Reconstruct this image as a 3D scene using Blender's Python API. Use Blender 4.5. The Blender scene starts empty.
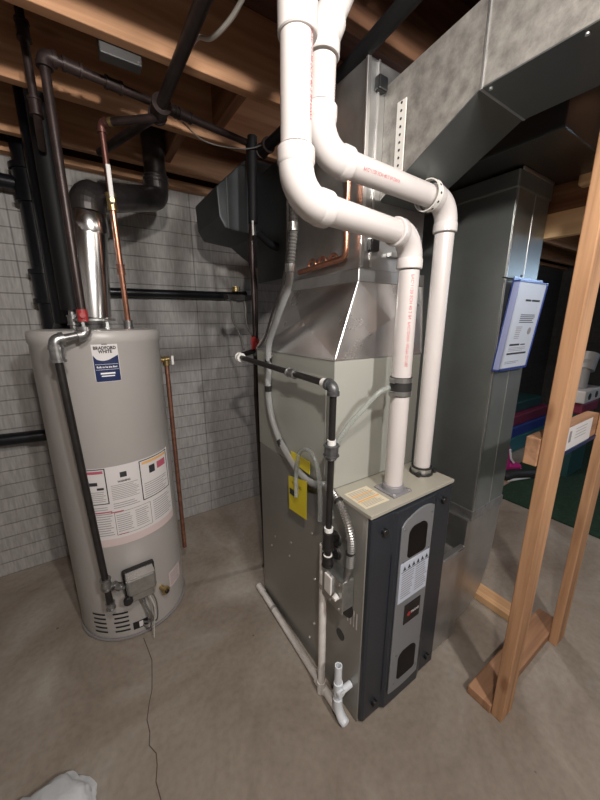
import bpy, bmesh, math, random
from mathutils import Vector, Matrix
random.seed(7)
C = bpy.context.scene.collection
PI = math.pi
V = Vector

# ------------------------------------------------------------------ materials
def mat(name, col, rough=0.5, metal=0.0, spec=0.5, noise=0.0, nscale=8.0, bump=0.0, bscale=60.0, col2=None, stretch=(1,1,1), trans=0.0, alpha=1.0, rvar=0.0):
    m = bpy.data.materials.new(name); m.use_nodes = True
    nt = m.node_tree; b = nt.nodes['Principled BSDF']
    b.inputs['Base Color'].default_value = (*col, 1); b.inputs['Roughness'].default_value = rough
    b.inputs['Metallic'].default_value = metal; b.inputs['Specular IOR Level'].default_value = spec
    if trans: b.inputs['Transmission Weight'].default_value = trans
    if alpha < 1: b.inputs['Alpha'].default_value = alpha
    tc = nt.nodes.new('ShaderNodeTexCoord'); mp = nt.nodes.new('ShaderNodeMapping')
    mp.inputs['Scale'].default_value = stretch
    nt.links.new(tc.outputs['Object'], mp.inputs['Vector'])
    if noise or col2 or rvar:
        n = nt.nodes.new('ShaderNodeTexNoise'); n.inputs['Scale'].default_value = nscale
        n.inputs['Detail'].default_value = 6; n.inputs['Roughness'].default_value = .6
        nt.links.new(mp.outputs[0], n.inputs['Vector'])
        r = nt.nodes.new('ShaderNodeValToRGB')
        c2 = col2 if col2 else tuple(max(0, c*(1-noise)) for c in col)
        c1 = col if col2 else tuple(min(1, c*(1+noise*.6)) for c in col)
        r.color_ramp.elements[0].position = .32; r.color_ramp.elements[1].position = .68
        r.color_ramp.elements[0].color = (*c2, 1); r.color_ramp.elements[1].color = (*c1, 1)
        nt.links.new(n.outputs['Fac'], r.inputs['Fac']); nt.links.new(r.outputs['Color'], b.inputs['Base Color'])
        if rvar:
            mr = nt.nodes.new('ShaderNodeMapRange')
            mr.inputs['To Min'].default_value = rough-rvar; mr.inputs['To Max'].default_value = rough+rvar
            mr.inputs['From Min'].default_value = .3; mr.inputs['From Max'].default_value = .7
            nt.links.new(n.outputs['Fac'], mr.inputs['Value']); nt.links.new(mr.outputs[0], b.inputs['Roughness'])
    if bump:
        n2 = nt.nodes.new('ShaderNodeTexNoise'); n2.inputs['Scale'].default_value = bscale; n2.inputs['Detail'].default_value = 4
        nt.links.new(mp.outputs[0], n2.inputs['Vector'])
        bp = nt.nodes.new('ShaderNodeBump'); bp.inputs['Strength'].default_value = bump; bp.inputs['Distance'].default_value = .01
        nt.links.new(n2.outputs['Fac'], bp.inputs['Height']); nt.links.new(bp.outputs[0], b.inputs['Normal'])
    return m

def wood_mat(name, c1, c2, axis, rough=.75):
    m = bpy.data.materials.new(name); m.use_nodes = True
    nt = m.node_tree; b = nt.nodes['Principled BSDF']; b.inputs['Roughness'].default_value = rough
    b.inputs['Specular IOR Level'].default_value = .25
    tc = nt.nodes.new('ShaderNodeTexCoord'); mp = nt.nodes.new('ShaderNodeMapping')
    s = [26, 26, 26]; s[axis] = 1.6
    mp.inputs['Scale'].default_value = s
    nt.links.new(tc.outputs['Object'], mp.inputs['Vector'])
    n = nt.nodes.new('ShaderNodeTexNoise'); n.inputs['Scale'].default_value = 1.0; n.inputs['Detail'].default_value = 5
    n.inputs['Distortion'].default_value = .6
    nt.links.new(mp.outputs[0], n.inputs['Vector'])
    r = nt.nodes.new('ShaderNodeValToRGB')
    r.color_ramp.elements[0].position = .35; r.color_ramp.elements[1].position = .65
    r.color_ramp.elements[0].color = (*c2, 1); r.color_ramp.elements[1].color = (*c1, 1)
    nt.links.new(n.outputs['Fac'], r.inputs['Fac'])
    # knots
    mp2 = nt.nodes.new('ShaderNodeMapping'); s2 = [7, 7, 7]; s2[axis] = 2.6; mp2.inputs['Scale'].default_value = s2
    nt.links.new(tc.outputs['Object'], mp2.inputs['Vector'])
    vo = nt.nodes.new('ShaderNodeTexVoronoi'); vo.inputs['Scale'].default_value = 1.0
    nt.links.new(mp2.outputs[0], vo.inputs['Vector'])
    kr = nt.nodes.new('ShaderNodeValToRGB'); kr.color_ramp.elements[0].position = .05; kr.color_ramp.elements[1].position = .12
    kr.color_ramp.elements[0].color = (.6, .52, .48, 1); kr.color_ramp.elements[1].color = (1, 1, 1, 1)
    nt.links.new(vo.outputs['Distance'], kr.inputs['Fac'])
    mx = nt.nodes.new('ShaderNodeMixRGB'); mx.blend_type = 'MULTIPLY'; mx.inputs['Fac'].default_value = .9
    nt.links.new(r.outputs['Color'], mx.inputs['Color1']); nt.links.new(kr.outputs['Color'], mx.inputs['Color2'])
    nt.links.new(mx.outputs['Color'], b.inputs['Base Color'])
    return m

def brick_mat(name, c1, c2, cm, dark=None):
    m = bpy.data.materials.new(name); m.use_nodes = True
    nt = m.node_tree; b = nt.nodes['Principled BSDF']; b.inputs['Roughness'].default_value = .7
    tc = nt.nodes.new('ShaderNodeTexCoord'); sep = nt.nodes.new('ShaderNodeSeparateXYZ'); cb = nt.nodes.new('ShaderNodeCombineXYZ')
    nt.links.new(tc.outputs['Object'], sep.inputs[0])
    ad = nt.nodes.new('ShaderNodeMath'); ad.operation = 'ADD'
    nt.links.new(sep.outputs['X'], ad.inputs[0]); nt.links.new(sep.outputs['Y'], ad.inputs[1])
    nt.links.new(ad.outputs[0], cb.inputs['X']); nt.links.new(sep.outputs['Z'], cb.inputs['Y'])
    br = nt.nodes.new('ShaderNodeTexBrick')
    br.inputs['Scale'].default_value = 1; br.inputs['Brick Width'].default_value = 40; br.inputs['Row Height'].default_value = .0785
    br.inputs['Mortar Size'].default_value = .003; br.inputs['Mortar Smooth'].default_value = .6
    br.inputs['Color1'].default_value = (*c1, 1); br.inputs['Color2'].default_value = (*c2, 1); br.inputs['Mortar'].default_value = (*cm, 1)
    nt.links.new(cb.outputs[0], br.inputs['Vector'])
    n = nt.nodes.new('ShaderNodeTexNoise'); n.inputs['Scale'].default_value = 38; n.inputs['Detail'].default_value = 6
    mp = nt.nodes.new('ShaderNodeMapping'); mp.inputs['Scale'].default_value = (2.4, 1, .35)
    nt.links.new(tc.outputs['Object'], mp.inputs['Vector']); nt.links.new(mp.outputs[0], n.inputs['Vector'])
    cr = nt.nodes.new('ShaderNodeValToRGB'); cr.color_ramp.elements[0].position = .35; cr.color_ramp.elements[1].position = .7
    cr.color_ramp.elements[0].color = (.78, .78, .78, 1); cr.color_ramp.elements[1].color = (1.05, 1.05, 1.05, 1)
    nt.links.new(n.outputs['Fac'], cr.inputs['Fac'])
    mx = nt.nodes.new('ShaderNodeMixRGB'); mx.blend_type = 'MULTIPLY'; mx.inputs['Fac'].default_value = 1
    nt.links.new(br.outputs['Color'], mx.inputs['Color1']); nt.links.new(cr.outputs['Color'], mx.inputs['Color2'])
    # straight vertical control joints
    w1 = nt.nodes.new('ShaderNodeMath'); w1.operation = 'PINGPONG'; w1.inputs[1].default_value = .445
    w0 = nt.nodes.new('ShaderNodeMath'); w0.operation = 'SUBTRACT'; w0.inputs[1].default_value = .665
    nt.links.new(sep.outputs['X'], w0.inputs[0]); nt.links.new(w0.outputs[0], w1.inputs[0])
    w2 = nt.nodes.new('ShaderNodeMapRange'); w2.inputs['From Min'].default_value = .002; w2.inputs['From Max'].default_value = .005
    w2.inputs['To Min'].default_value = .55; w2.inputs['To Max'].default_value = 1
    nt.links.new(w1.outputs[0], w2.inputs['Value'])
    mj = nt.nodes.new('ShaderNodeMixRGB'); mj.blend_type = 'MULTIPLY'; mj.inputs['Fac'].default_value = 1
    nt.links.new(mx.outputs['Color'], mj.inputs['Color1']); nt.links.new(w2.outputs[0], mj.inputs['Color2'])
    nt.links.new(mj.outputs['Color'], b.inputs['Base Color'])
    inv = nt.nodes.new('ShaderNodeMath'); inv.operation = 'MULTIPLY_ADD'; inv.inputs[1].default_value = -1.0; inv.inputs[2].default_value = 1
    nt.links.new(br.outputs['Fac'], inv.inputs[0])
    a2 = nt.nodes.new('ShaderNodeMath'); a2.operation = 'MULTIPLY_ADD'; a2.inputs[1].default_value = .6
    nt.links.new(n.outputs['Fac'], a2.inputs[0]); nt.links.new(inv.outputs[0], a2.inputs[2])
    bp = nt.nodes.new('ShaderNodeBump'); bp.inputs['Strength'].default_value = .7; bp.inputs['Distance'].default_value = .006
    nt.links.new(a2.outputs[0], bp.inputs['Height']); nt.links.new(bp.outputs[0], b.inputs['Normal'])
    return m

M = {}
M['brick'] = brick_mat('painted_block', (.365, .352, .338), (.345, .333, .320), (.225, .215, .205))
M['brick_dark'] = brick_mat('dark_block', (.085, .083, .08), (.075, .073, .07), (.05, .05, .05))  # darker block tone for the right part of the back wall and the right wall
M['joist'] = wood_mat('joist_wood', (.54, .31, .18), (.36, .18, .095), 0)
M['joist_shaded'] = wood_mat('shaded_joist_wood', (.20, .10, .055), (.10, .045, .025), 0)  # shade on the nearer joists, put into a darker wood colour
M['joist_y'] = wood_mat('joist_wood_y', (.33, .17, .09), (.18, .08, .04), 1)
M['subfloor'] = wood_mat('subfloor_wood', (.13, .055, .035), (.07, .03, .02), 0)
M['stud'] = wood_mat('stud_wood', (.48, .275, .15), (.29, .155, .08), 2)
M['plate_x'] = wood_mat('plate_wood_x', (.40, .225, .13), (.23, .125, .07), 0)
M['plate_y'] = wood_mat('plate_wood_y', (.62, .39, .21), (.45, .26, .13), 1)
M['beam_pale'] = wood_mat('pale_beam', (.85, .60, .34), (.74, .48, .25), 1)
M['white_pvc'] = mat('white_pvc', (.60, .565, .55), .3, noise=.04, nscale=5)
M['white_fit'] = mat('white_pvc_fitting', (.63, .598, .585), .25)
M['pvc_small'] = mat('small_white_pvc', (.76, .74, .71), .3, noise=.12, nscale=20)
M['pvc_blue'] = mat('bluish_white_pvc', (.70, .75, .80), .3)
M['red_ink'] = mat('red_ink', (.55, .08, .10), .6)
M['galv'] = mat('galvanized_sheet', (.52, .525, .52), .38, .9, noise=.12, nscale=14, bump=.15, bscale=9, rvar=.08)
M['galv_bright'] = mat('galvanized_bright', (.82, .81, .80), .30, .95, noise=.08, nscale=5, bump=.035, bscale=5, rvar=.04)
M['galv_rough'] = mat('galvanized_spangle', (.36, .345, .32), .5, .55, noise=.35, nscale=30, bump=.25, bscale=25)
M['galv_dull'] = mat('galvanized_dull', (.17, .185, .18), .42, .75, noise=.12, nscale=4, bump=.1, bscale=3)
M['galv_drop'] = mat('galvanized_drop', (.30, .325, .32), .34, .7, noise=.10, nscale=5, bump=.12, bscale=4)
M['tape'] = mat('foil_tape', (.42, .43, .44), .38, .8, noise=.2, nscale=30, bump=.3, bscale=60)
M['flue'] = mat('flue_metal', (.70, .70, .70), .22, 1, noise=.1, nscale=10, stretch=(1,1,.2))
M['duct_black'] = mat('dark_duct', (.07, .075, .08), .45, .6, noise=.2, nscale=5)
M['trunk'] = mat('dark_glossy_duct', (.16, .15, .145), .3, .85, noise=.1, nscale=5)
M['flue_dark'] = mat('flue_metal_dark', (.16, .15, .15), .3, .9, noise=.3, nscale=12)
M['tank'] = mat('tank_enamel', (.43, .415, .40), .38, .0, noise=.03, nscale=3)
M['tank_dark'] = mat('tank_base_grey', (.20, .19, .19), .5)
M['furn'] = mat('furnace_paint', (.29, .285, .262), .34, .3, noise=.04, nscale=3, rvar=.03)
M['coil'] = mat('coil_cabinet_paint', (.40, .41, .37), .38, .12, noise=.02, nscale=3)
M['furn_top'] = mat('furnace_top_paint', (.40, .385, .325), .42, .1)
M['door'] = mat('door_blue_grey', (.020, .025, .033), .38, noise=.05, nscale=20, bump=.05, bscale=400)
M['door_trim'] = mat('door_trim_grey', (.23, .245, .26), .36, .3)
M['recess'] = mat('recess_blue_black', (.006, .008, .02), .35)
M['black'] = mat('black_plastic', (.012, .012, .013), .35)
M['rubber'] = mat('black_rubber', (.02, .02, .02), .55)
M['glass_dark'] = mat('dark_sight_glass', (.006, .005, .005), .5, spec=.2)
M['abs'] = mat('black_abs', (.007, .008, .011), .32, spec=.35)
M['foam'] = mat('black_foam_insulation', (.008, .008, .009), .6, spec=.25)
M['iron'] = mat('black_iron_pipe', (.025, .023, .023), .38, .3, noise=.3, nscale=40)
M['iron_brown'] = mat('aged_iron_pipe', (.038, .025, .023), .42, .4, noise=.4, nscale=25)
M['fitting'] = mat('malleable_fitting', (.13, .135, .14), .45, .6, noise=.3, nscale=60)
M['galv_fit'] = mat('galvanized_fitting', (.33, .33, .33), .35, .85, noise=.3, nscale=60)
M['teflon'] = mat('white_thread_tape', (.8, .8, .78), .5)
M['copper'] = mat('copper_pipe', (.42, .21, .14), .38, .75, col2=(.22, .10, .075), nscale=30)
M['copper_old'] = mat('tarnished_copper', (.12, .05, .04), .4, .6)
M['copper_bright'] = mat('bright_copper', (.62, .30, .20), .28, .95, noise=.2, nscale=20)
M['brass'] = mat('brass', (.50, .37, .17), .32, .9, noise=.2, nscale=30)
M['lever'] = mat('white_lever', (.75, .74, .72), .4)
M['red'] = mat('red_handle', (.32, .03, .03), .4)
M['paper'] = mat('white_label', (.66, .64, .64), .5)
M['paper_pink'] = mat('pinkish_label', (.60, .50, .49), .5)
M['paper_blue'] = mat('bluish_paper', (.52, .58, .68), .4)
M['cream'] = mat('cream_label', (.70, .64, .48), .5)
M['orange_ink'] = mat('orange_ink', (.75, .42, .14), .5)
M['ink'] = mat('dark_ink', (.03, .03, .035), .6)
M['grey_ink'] = mat('grey_ink', (.26, .25, .26), .6)
M['pink_ink'] = mat('pink_ink', (.45, .10, .15), .6)
M['navy'] = mat('navy_label', (.006, .018, .085), .35)
M['white_ink'] = mat('white_ink', (.85, .87, .9), .5)
M['yellow'] = mat('yellow_tag', (.80, .66, .02), .45)
M['jbox'] = mat('dull_grey_box', (.085, .085, .085), .5, .4)
M['alu'] = mat('metal_flex', (.50, .50, .49), .3, .9)
M['conduit'] = mat('grey_conduit', (.36, .37, .37), .4)
M['zinc'] = mat('zinc_box', (.42, .43, .42), .35, .85, noise=.15, nscale=50)
M['cable'] = mat('grey_cable', (.12, .115, .11), .5)
M['cable_white'] = mat('white_cable', (.50, .48, .44), .5)
M['clear'] = mat('clear_vinyl', (.38, .41, .39), .2, alpha=.45)
M['strap'] = mat('white_plastic_strap', (.72, .70, .66), .5)
M['flange_grey'] = mat('grey_flange', (.22, .22, .235), .4)
M['acrylic'] = mat('blue_acrylic', (.05, .09, .35), .15, alpha=.85)
M['turf'] = mat('green_turf', (.012, .045, .024), .95, noise=.5, nscale=50, bump=.6, bscale=300)
M['mat_teal'] = mat('teal_vinyl', (.035, .17, .20), .5)
M['mat_dark'] = mat('dark_green_vinyl', (.02, .07, .075), .5)
M['mat_maroon'] = mat('maroon_vinyl', (.22, .03, .07), .5)
M['mat_blue'] = mat('blue_vinyl', (.03, .06, .28), .5)
M['pale_blue'] = mat('pale_blue_acrylic', (.40, .46, .75), .2)
M['magenta'] = mat('magenta_fabric', (.55, .03, .25), .6)
M['cloth'] = mat('white_cloth', (.50, .53, .55), .9, noise=.1, nscale=10, bump=.3, bscale=40)
M['card'] = mat('cardboard', (.38, .27, .19), .8, col2=(.22, .14, .11), nscale=30)
M['darkblue'] = mat('dark_blue_vinyl', (.01, .02, .07), .5)

# concrete floor
def floor_mat():
    m = bpy.data.materials.new('concrete'); m.use_nodes = True
    nt = m.node_tree; b = nt.nodes['Principled BSDF']
    tc = nt.nodes.new('ShaderNodeTexCoord')
    n = nt.nodes.new('ShaderNodeTexNoise'); n.inputs['Scale'].default_value = 2.2; n.inputs['Detail'].default_value = 9; n.inputs['Roughness'].default_value = .62; n.inputs['Distortion'].default_value = .8
    nt.links.new(tc.outputs['Object'], n.inputs['Vector'])
    r = nt.nodes.new('ShaderNodeValToRGB'); e = r.color_ramp.elements
    e[0].position = .30; e[0].color = (.19, .155, .122, 1); e[1].position = .72; e[1].color = (.36, .335, .295, 1)
    k = e.new(.52); k.color = (.27, .235, .195, 1)
    nt.links.new(n.outputs['Fac'], r.inputs['Fac'])
    n2 = nt.nodes.new('ShaderNodeTexNoise'); n2.inputs['Scale'].default_value = 45; n2.inputs['Detail'].default_value = 5
    nt.links.new(tc.outputs['Object'], n2.inputs['Vector'])
    r2 = nt.nodes.new('ShaderNodeValToRGB'); r2.color_ramp.elements[0].position = .30; r2.color_ramp.elements[0].color = (.90, .895, .89, 1)
    r2.color_ramp.elements[1].position = .60; r2.color_ramp.elements[1].color = (1.03, 1.03, 1.03, 1)
    nt.links.new(n2.outputs['Fac'], r2.inputs['Fac'])
    mx = nt.nodes.new('ShaderNodeMixRGB'); mx.blend_type = 'MULTIPLY'; mx.inputs['Fac'].default_value = 1
    nt.links.new(r.outputs['Color'], mx.inputs['Color1']); nt.links.new(r2.outputs['Color'], mx.inputs['Color2'])
    # small dark specks
    vo = nt.nodes.new('ShaderNodeTexVoronoi'); vo.inputs['Scale'].default_value = 5.5
    nt.links.new(tc.outputs['Object'], vo.inputs['Vector'])
    r3 = nt.nodes.new('ShaderNodeValToRGB'); r3.color_ramp.elements[0].position = .022; r3.color_ramp.elements[0].color = (.3, .27, .25, 1)
    r3.color_ramp.elements[1].position = .035; r3.color_ramp.elements[1].color = (1, 1, 1, 1)
    nt.links.new(vo.outputs['Distance'], r3.inputs['Fac'])
    mx2 = nt.nodes.new('ShaderNodeMixRGB'); mx2.blend_type = 'MULTIPLY'; mx2.inputs['Fac'].default_value = .8
    nt.links.new(mx.outputs['Color'], mx2.inputs['Color1']); nt.links.new(r3.outputs['Color'], mx2.inputs['Color2'])
    nt.links.new(mx2.outputs['Color'], b.inputs['Base Color'])
    b.inputs['Roughness'].default_value = .55; b.inputs['Specular IOR Level'].default_value = .35
    bp = nt.nodes.new('ShaderNodeBump'); bp.inputs['Strength'].default_value = .15; bp.inputs['Distance'].default_value = .004
    nt.links.new(n2.outputs['Fac'], bp.inputs['Height']); nt.links.new(bp.outputs[0], b.inputs['Normal'])
    return m
M['floor'] = floor_mat()

# ------------------------------------------------------------------ geometry helpers
def B(): return bmesh.new()
def obj(name, bm, m, parent=None, smooth=False, bevel=0, label=None):
    bmesh.ops.recalc_face_normals(bm, faces=bm.faces[:])
    me = bpy.data.meshes.new(name); bm.to_mesh(me); bm.free()
    ms = m if isinstance(m, (list, tuple)) else [m]
    for k in ms: me.materials.append(M[k])
    if smooth:
        for p in me.polygons: p.use_smooth = True
        try: me.set_sharp_from_angle(angle=math.radians(40))
        except Exception: pass
    o = bpy.data.objects.new(name, me); C.objects.link(o)
    if parent is not None:
        o.parent = parent
        if parent.get('_e'): o.matrix_parent_inverse = Matrix.Translation(-parent.location)
    if bevel:
        md = o.modifiers.new('bevel', 'BEVEL'); md.width = bevel; md.segments = 2; md.limit_method = 'ANGLE'
    if label: o['label'] = label
    return o
def thing(name, label, cat, loc, group=None):
    o = bpy.data.objects.new(name, None); C.objects.link(o); o.empty_display_size = .05
    o.location = loc; o['label'] = label; o['category'] = cat; o['_e'] = 1
    if group: o['group'] = group
    return o
def tag(o, label, cat, group=None):
    o['label'] = label; o['category'] = cat
    if group: o['group'] = group
    return o
def struct(o): o['kind'] = 'structure'; return o
def box(bm, lo, hi, mi=0):
    x0, y0, z0 = lo; x1, y1, z1 = hi
    vs = [bm.verts.new(p) for p in ((x0,y0,z0),(x1,y0,z0),(x1,y1,z0),(x0,y1,z0),(x0,y0,z1),(x1,y0,z1),(x1,y1,z1),(x0,y1,z1))]
    for f in ((0,3,2,1),(4,5,6,7),(0,1,5,4),(1,2,6,5),(2,3,7,6),(3,0,4,7)):
        bm.faces.new([vs[i] for i in f]).material_index = mi
    return bm
def frame(d):
    d = d.normalized(); a = V((0,0,1)) if abs(d.z) < .9 else V((1,0,0))
    u = d.cross(a).normalized(); return u, d.cross(u).normalized()
def sweep(bm, pts, rs, seg=20, caps=True, mi=0):
    pts = [V(p) for p in pts]; n = len(pts)
    if not isinstance(rs, (list, tuple)): rs = [rs]*n
    rings = []; u = None
    for i, p in enumerate(pts):
        d = (pts[min(i+1, n-1)]-pts[max(i-1, 0)]).normalized()
        if u is None: u, w = frame(d)
        else:
            u = (u - d*u.dot(d)).normalized(); w = d.cross(u)
        rings.append([bm.verts.new(p+(u*math.cos(2*PI*k/seg)+w*math.sin(2*PI*k/seg))*rs[i]) for k in range(seg)])
    for a, b in zip(rings, rings[1:]):
        for k in range(seg):
            bm.faces.new((a[k], a[(k+1)%seg], b[(k+1)%seg], b[k])).material_index = mi
    if caps:
        bm.faces.new(rings[0][::-1]).material_index = mi; bm.faces.new(rings[-1]).material_index = mi
    return bm
def cyl(bm, p0, p1, r, seg=20, r2=None): return sweep(bm, [p0, p1], [r, r if r2 is None else r2], seg)
def hollow(bm, p0, p1, r, ri, seg=24):
    p0 = V(p0); p1 = V(p1); d = (p1-p0).normalized(); u, w = frame(d)
    R = []
    for p, rr in ((p0, r), (p1, r), (p1, ri), (p0, ri)):
        R.append([bm.verts.new(p+(u*math.cos(2*PI*k/seg)+w*math.sin(2*PI*k/seg))*rr) for k in range(seg)])
    for i in range(4):
        a, b = R[i], R[(i+1)%4]
        for k in range(seg): bm.faces.new((a[k], a[(k+1)%seg], b[(k+1)%seg], b[k]))
    return bm
def arc(p, a, b, r, n=8):
    """fillet at p between a and b, returning points from the a side to the b side"""
    p, a, b = V(p), V(a), V(b); da = (a-p).normalized(); db = (b-p).normalized()
    th = da.angle(db); t = r/math.tan(th/2)
    s = p+da*t; c = p+(da+db).normalized()*(r/math.sin(th/2))
    v0 = s-c; v1 = (p+db*t)-c; ang = v0.angle(v1); ax = v0.cross(v1).normalized()
    return [c+Matrix.Rotation(ang*i/n, 3, ax) @ v0 for i in range(n+1)]
def filleted(pts, r, n=6):
    out = [V(pts[0])]
    for i in range(1, len(pts)-1): out += arc(pts[i], pts[i-1], pts[i+1], r, n)
    return out+[V(pts[-1])]
def spline(pts, n=10):
    P = [V(p) for p in pts]; P = [P[0]*2-P[1]]+P+[P[-1]*2-P[-2]]; out = []
    for i in range(1, len(P)-2):
        for k in range(n):
            t = k/n; a, b, c, d = P[i-1:i+3]
            out.append(.5*((2*b)+(c-a)*t+(2*a-5*b+4*c-d)*t*t+(3*b-3*c+d-a)*t**3))
    return out+[P[-2]]
def prism(bm, poly, axis, a0, a1, mi=0):
    """polygon in the plane normal to axis, extruded a0..a1; poly coords in the other two axes in order"""
    def p(q, a):
        if axis == 0: return (a, q[0], q[1])
        if axis == 1: return (q[0], a, q[1])
        return (q[0], q[1], a)
    A = [bm.verts.new(p(q, a0)) for q in poly]; D = [bm.verts.new(p(q, a1)) for q in poly]; n = len(poly)
    bm.faces.new(A).material_index = mi; bm.faces.new(D[::-1]).material_index = mi
    for i in range(n): bm.faces.new((A[i], D[i], D[(i+1)%n], A[(i+1)%n])).material_index = mi
    return bm
def ngon(bm, pts): return bm.faces.new([bm.verts.new(p) for p in pts])

def text_verts(s, size, align='CENTER', bold=0.0):
    cu = bpy.data.curves.new('t', 'FONT'); cu.body = s; cu.size = size; cu.align_x = align; cu.align_y = 'CENTER'; cu.offset = bold
    cu.resolution_u = 2
    o = bpy.data.objects.new('t', cu); C.objects.link(o)
    dg = bpy.context.evaluated_depsgraph_get(); dg.update()
    me = bpy.data.meshes.new_from_object(o.evaluated_get(dg))
    vs = [v.co.copy() for v in me.vertices]; fs = [tuple(p.vertices) for p in me.polygons]
    bpy.data.objects.remove(o); bpy.data.curves.remove(cu); bpy.data.meshes.remove(me)
    return vs, fs
def text(bm, s, size, fn, align='CENTER', bold=0.0, xs=1.0):
    vs, fs = text_verts(s, size, align, bold)
    W = [bm.verts.new(fn(v.x*xs, v.y)) for v in vs]
    for f in fs:
        try: bm.faces.new([W[i] for i in f])
        except ValueError: pass
    return bm
def rect(bm, fn, u0, u1, v0, v1, nu=1):
    """patch in a label's own (u, v) coordinates mapped by fn, nu columns"""
    for i in range(nu):
        a = u0+(u1-u0)*i/nu; b = u0+(u1-u0)*(i+1)/nu
        ngon(bm, [fn(a, v0), fn(b, v0), fn(b, v1), fn(a, v1)])
    return bm
def planefn(o, ux, vy, n, off=0.001):
    o, ux, vy, n = V(o), V(ux), V(vy), V(n)
    return lambda u, v: o+ux*u+vy*v+n*off
def lines(bm, fn, u0, u1, v0, v1, rows, frac=.35, nu=1, jitter=.25):
    h = (v1-v0)/rows
    for i in range(rows):
        e = u1-(u1-u0)*random.random()*jitter
        rect(bm, fn, u0, e, v0+h*i+h*(1-frac)/2, v0+h*i+h*(1+frac)/2, nu)
    return bm

# ------------------------------------------------------------------ setting
b = B(); box(b, (-2.2, -2.6, -.1), (6.5, 2.35, 0)); fl = struct(obj('floor', b, 'floor'))
b = B(); pts = [(.052,1.40),(.060,1.33),(.066,1.27),(.055,1.20),(.045,1.143),(.028,1.10),(.012,1.046),(.014,1.0),(.006,.961),(.022,.925),(.019,.892),(.008,.85),(.013,.8),(.004,.74)]
for (x0,y0),(x1,y1) in zip(pts, pts[1:]):
    w0 = .0016; ngon(b, [(x0-w0,y0,.0006),(x0+w0,y0,.0006),(x1+w0,y1,.0006),(x1-w0,y1,.0006)])
M['crack'] = mat('crack_shadow', (.07, .055, .045), .9)
obj('crack', b, 'crack', fl)
b = B(); box(b, (-2.2, 2.256, 0), (2.4, 2.35, 2.20)); struct(obj('wall_back', b, 'brick'))
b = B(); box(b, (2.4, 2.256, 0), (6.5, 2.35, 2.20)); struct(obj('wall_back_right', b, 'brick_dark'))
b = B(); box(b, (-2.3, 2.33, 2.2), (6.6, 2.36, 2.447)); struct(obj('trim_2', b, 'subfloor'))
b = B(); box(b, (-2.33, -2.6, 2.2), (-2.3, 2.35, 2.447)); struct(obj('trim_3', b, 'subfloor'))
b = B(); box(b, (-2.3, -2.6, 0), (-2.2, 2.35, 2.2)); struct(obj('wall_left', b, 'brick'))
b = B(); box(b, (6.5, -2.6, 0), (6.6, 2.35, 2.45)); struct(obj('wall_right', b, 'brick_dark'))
b = B(); box(b, (-2.3, -2.7, 0), (6.6, -2.6, 2.45)); struct(obj('wall_front', b, 'brick'))
M['daylight'] = mat('daylight_pane', (.8, .9, 1), .3)
M['daylight'].node_tree.nodes['Principled BSDF'].inputs['Emission Color'].default_value = (.55, .75, 1, 1)
M['daylight'].node_tree.nodes['Principled BSDF'].inputs['Emission Strength'].default_value = 14
b = B(); box(b, (6.46, -2.05, 1.70), (6.499, -1.10, 2.12)); wn = struct(obj('window_1', b, 'lever'))
b = B(); box(b, (6.45, -2.0, 1.74), (6.459, -1.15, 2.08)); obj('pane', b, 'daylight', wn)
b = B(); box(b, (-2.3, -2.7, 2.447), (6.6, 2.45, 2.50)); struct(obj('ceiling', b, 'subfloor'))
b = B(); box(b, (-2.2, 2.20, 2.20), (6.5, 2.34, 2.238)); struct(obj('trim_1', b, 'joist'))
# floor joists
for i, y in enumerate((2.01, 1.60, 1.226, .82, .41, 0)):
    lab = {0: 'ceiling joist nearest the block wall, behind the vent pipe elbow', 1: 'middle ceiling joist crossing above the water heater',
           2: 'large pale front ceiling joist with a knot, above the metal box'}.get(i)
    for (x0, x1) in ((-2.2, 6.5),) if i < 3 else ((-2.2, 6.5),):
        b = B(); box(b, (x0, y, 2.21), (x1, y+.038, 2.446)); o = obj('ceiling_joist', b, 'joist' if i < 3 else 'joist_shaded', bevel=.003)
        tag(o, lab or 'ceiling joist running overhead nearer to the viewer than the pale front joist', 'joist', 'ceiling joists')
for x, y0, y1, z0, l in ((.60, 1.265, 1.599, 2.25, 'short wooden blocking between front and middle joists'), (.47, 1.64, 2.009, 2.24, 'short wooden blocking between middle and rear joists')):
    b = B(); box(b, (x, y0, z0), (x+.038, y1, 2.446)); tag(obj('joist_blocking', b, 'joist_y', bevel=.002), l, 'wood block')

# ------------------------------------------------------------------ water heater
TC = V((.057, 1.66, 0)); TR = .238
def tank_pt(deg, z, off=0.0):
    a = math.radians(deg); return V((TC.x+math.sin(a)*(TR+off), TC.y-math.cos(a)*(TR+off), z))
def tankfn(a0, z0, off):     # u along the surface in metres, v up
    return lambda u, v: tank_pt(a0+math.degrees(u/TR), z0+v, off)
wh = thing('water_heater', 'tall grey gas water heater tank with a blue and white brand label', 'water heater', (TC.x, TC.y, 0))
b = B(); prof = [(TR-.006, .0), (TR-.004, .02), (TR, .035), (TR, 1.345), (TR+.004, 1.35), (TR+.004, 1.385), (TR-.004, 1.395), (TR-.02, 1.398), (.001, 1.40)]
seg = 96; rings = []
for r, z in prof: rings.append([b.verts.new((TC.x+r*math.cos(2*PI*k/seg), TC.y+r*math.sin(2*PI*k/seg), z)) for k in range(seg)])
for a, c in zip(rings, rings[1:]):
    for k in range(seg): b.faces.new((a[k], a[(k+1)%seg], c[(k+1)%seg], c[k]))
b.faces.new(rings[0][::-1]); b.faces.new(rings[-1])
obj('tank', b, 'tank', wh, smooth=True)
b = B(); sweep(b, [tank_pt(a, .012, .0005) for a in range(0, 361, 5)], .006, 8, caps=False); obj('base_rim', b, 'tank_dark', wh, smooth=True)
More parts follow.
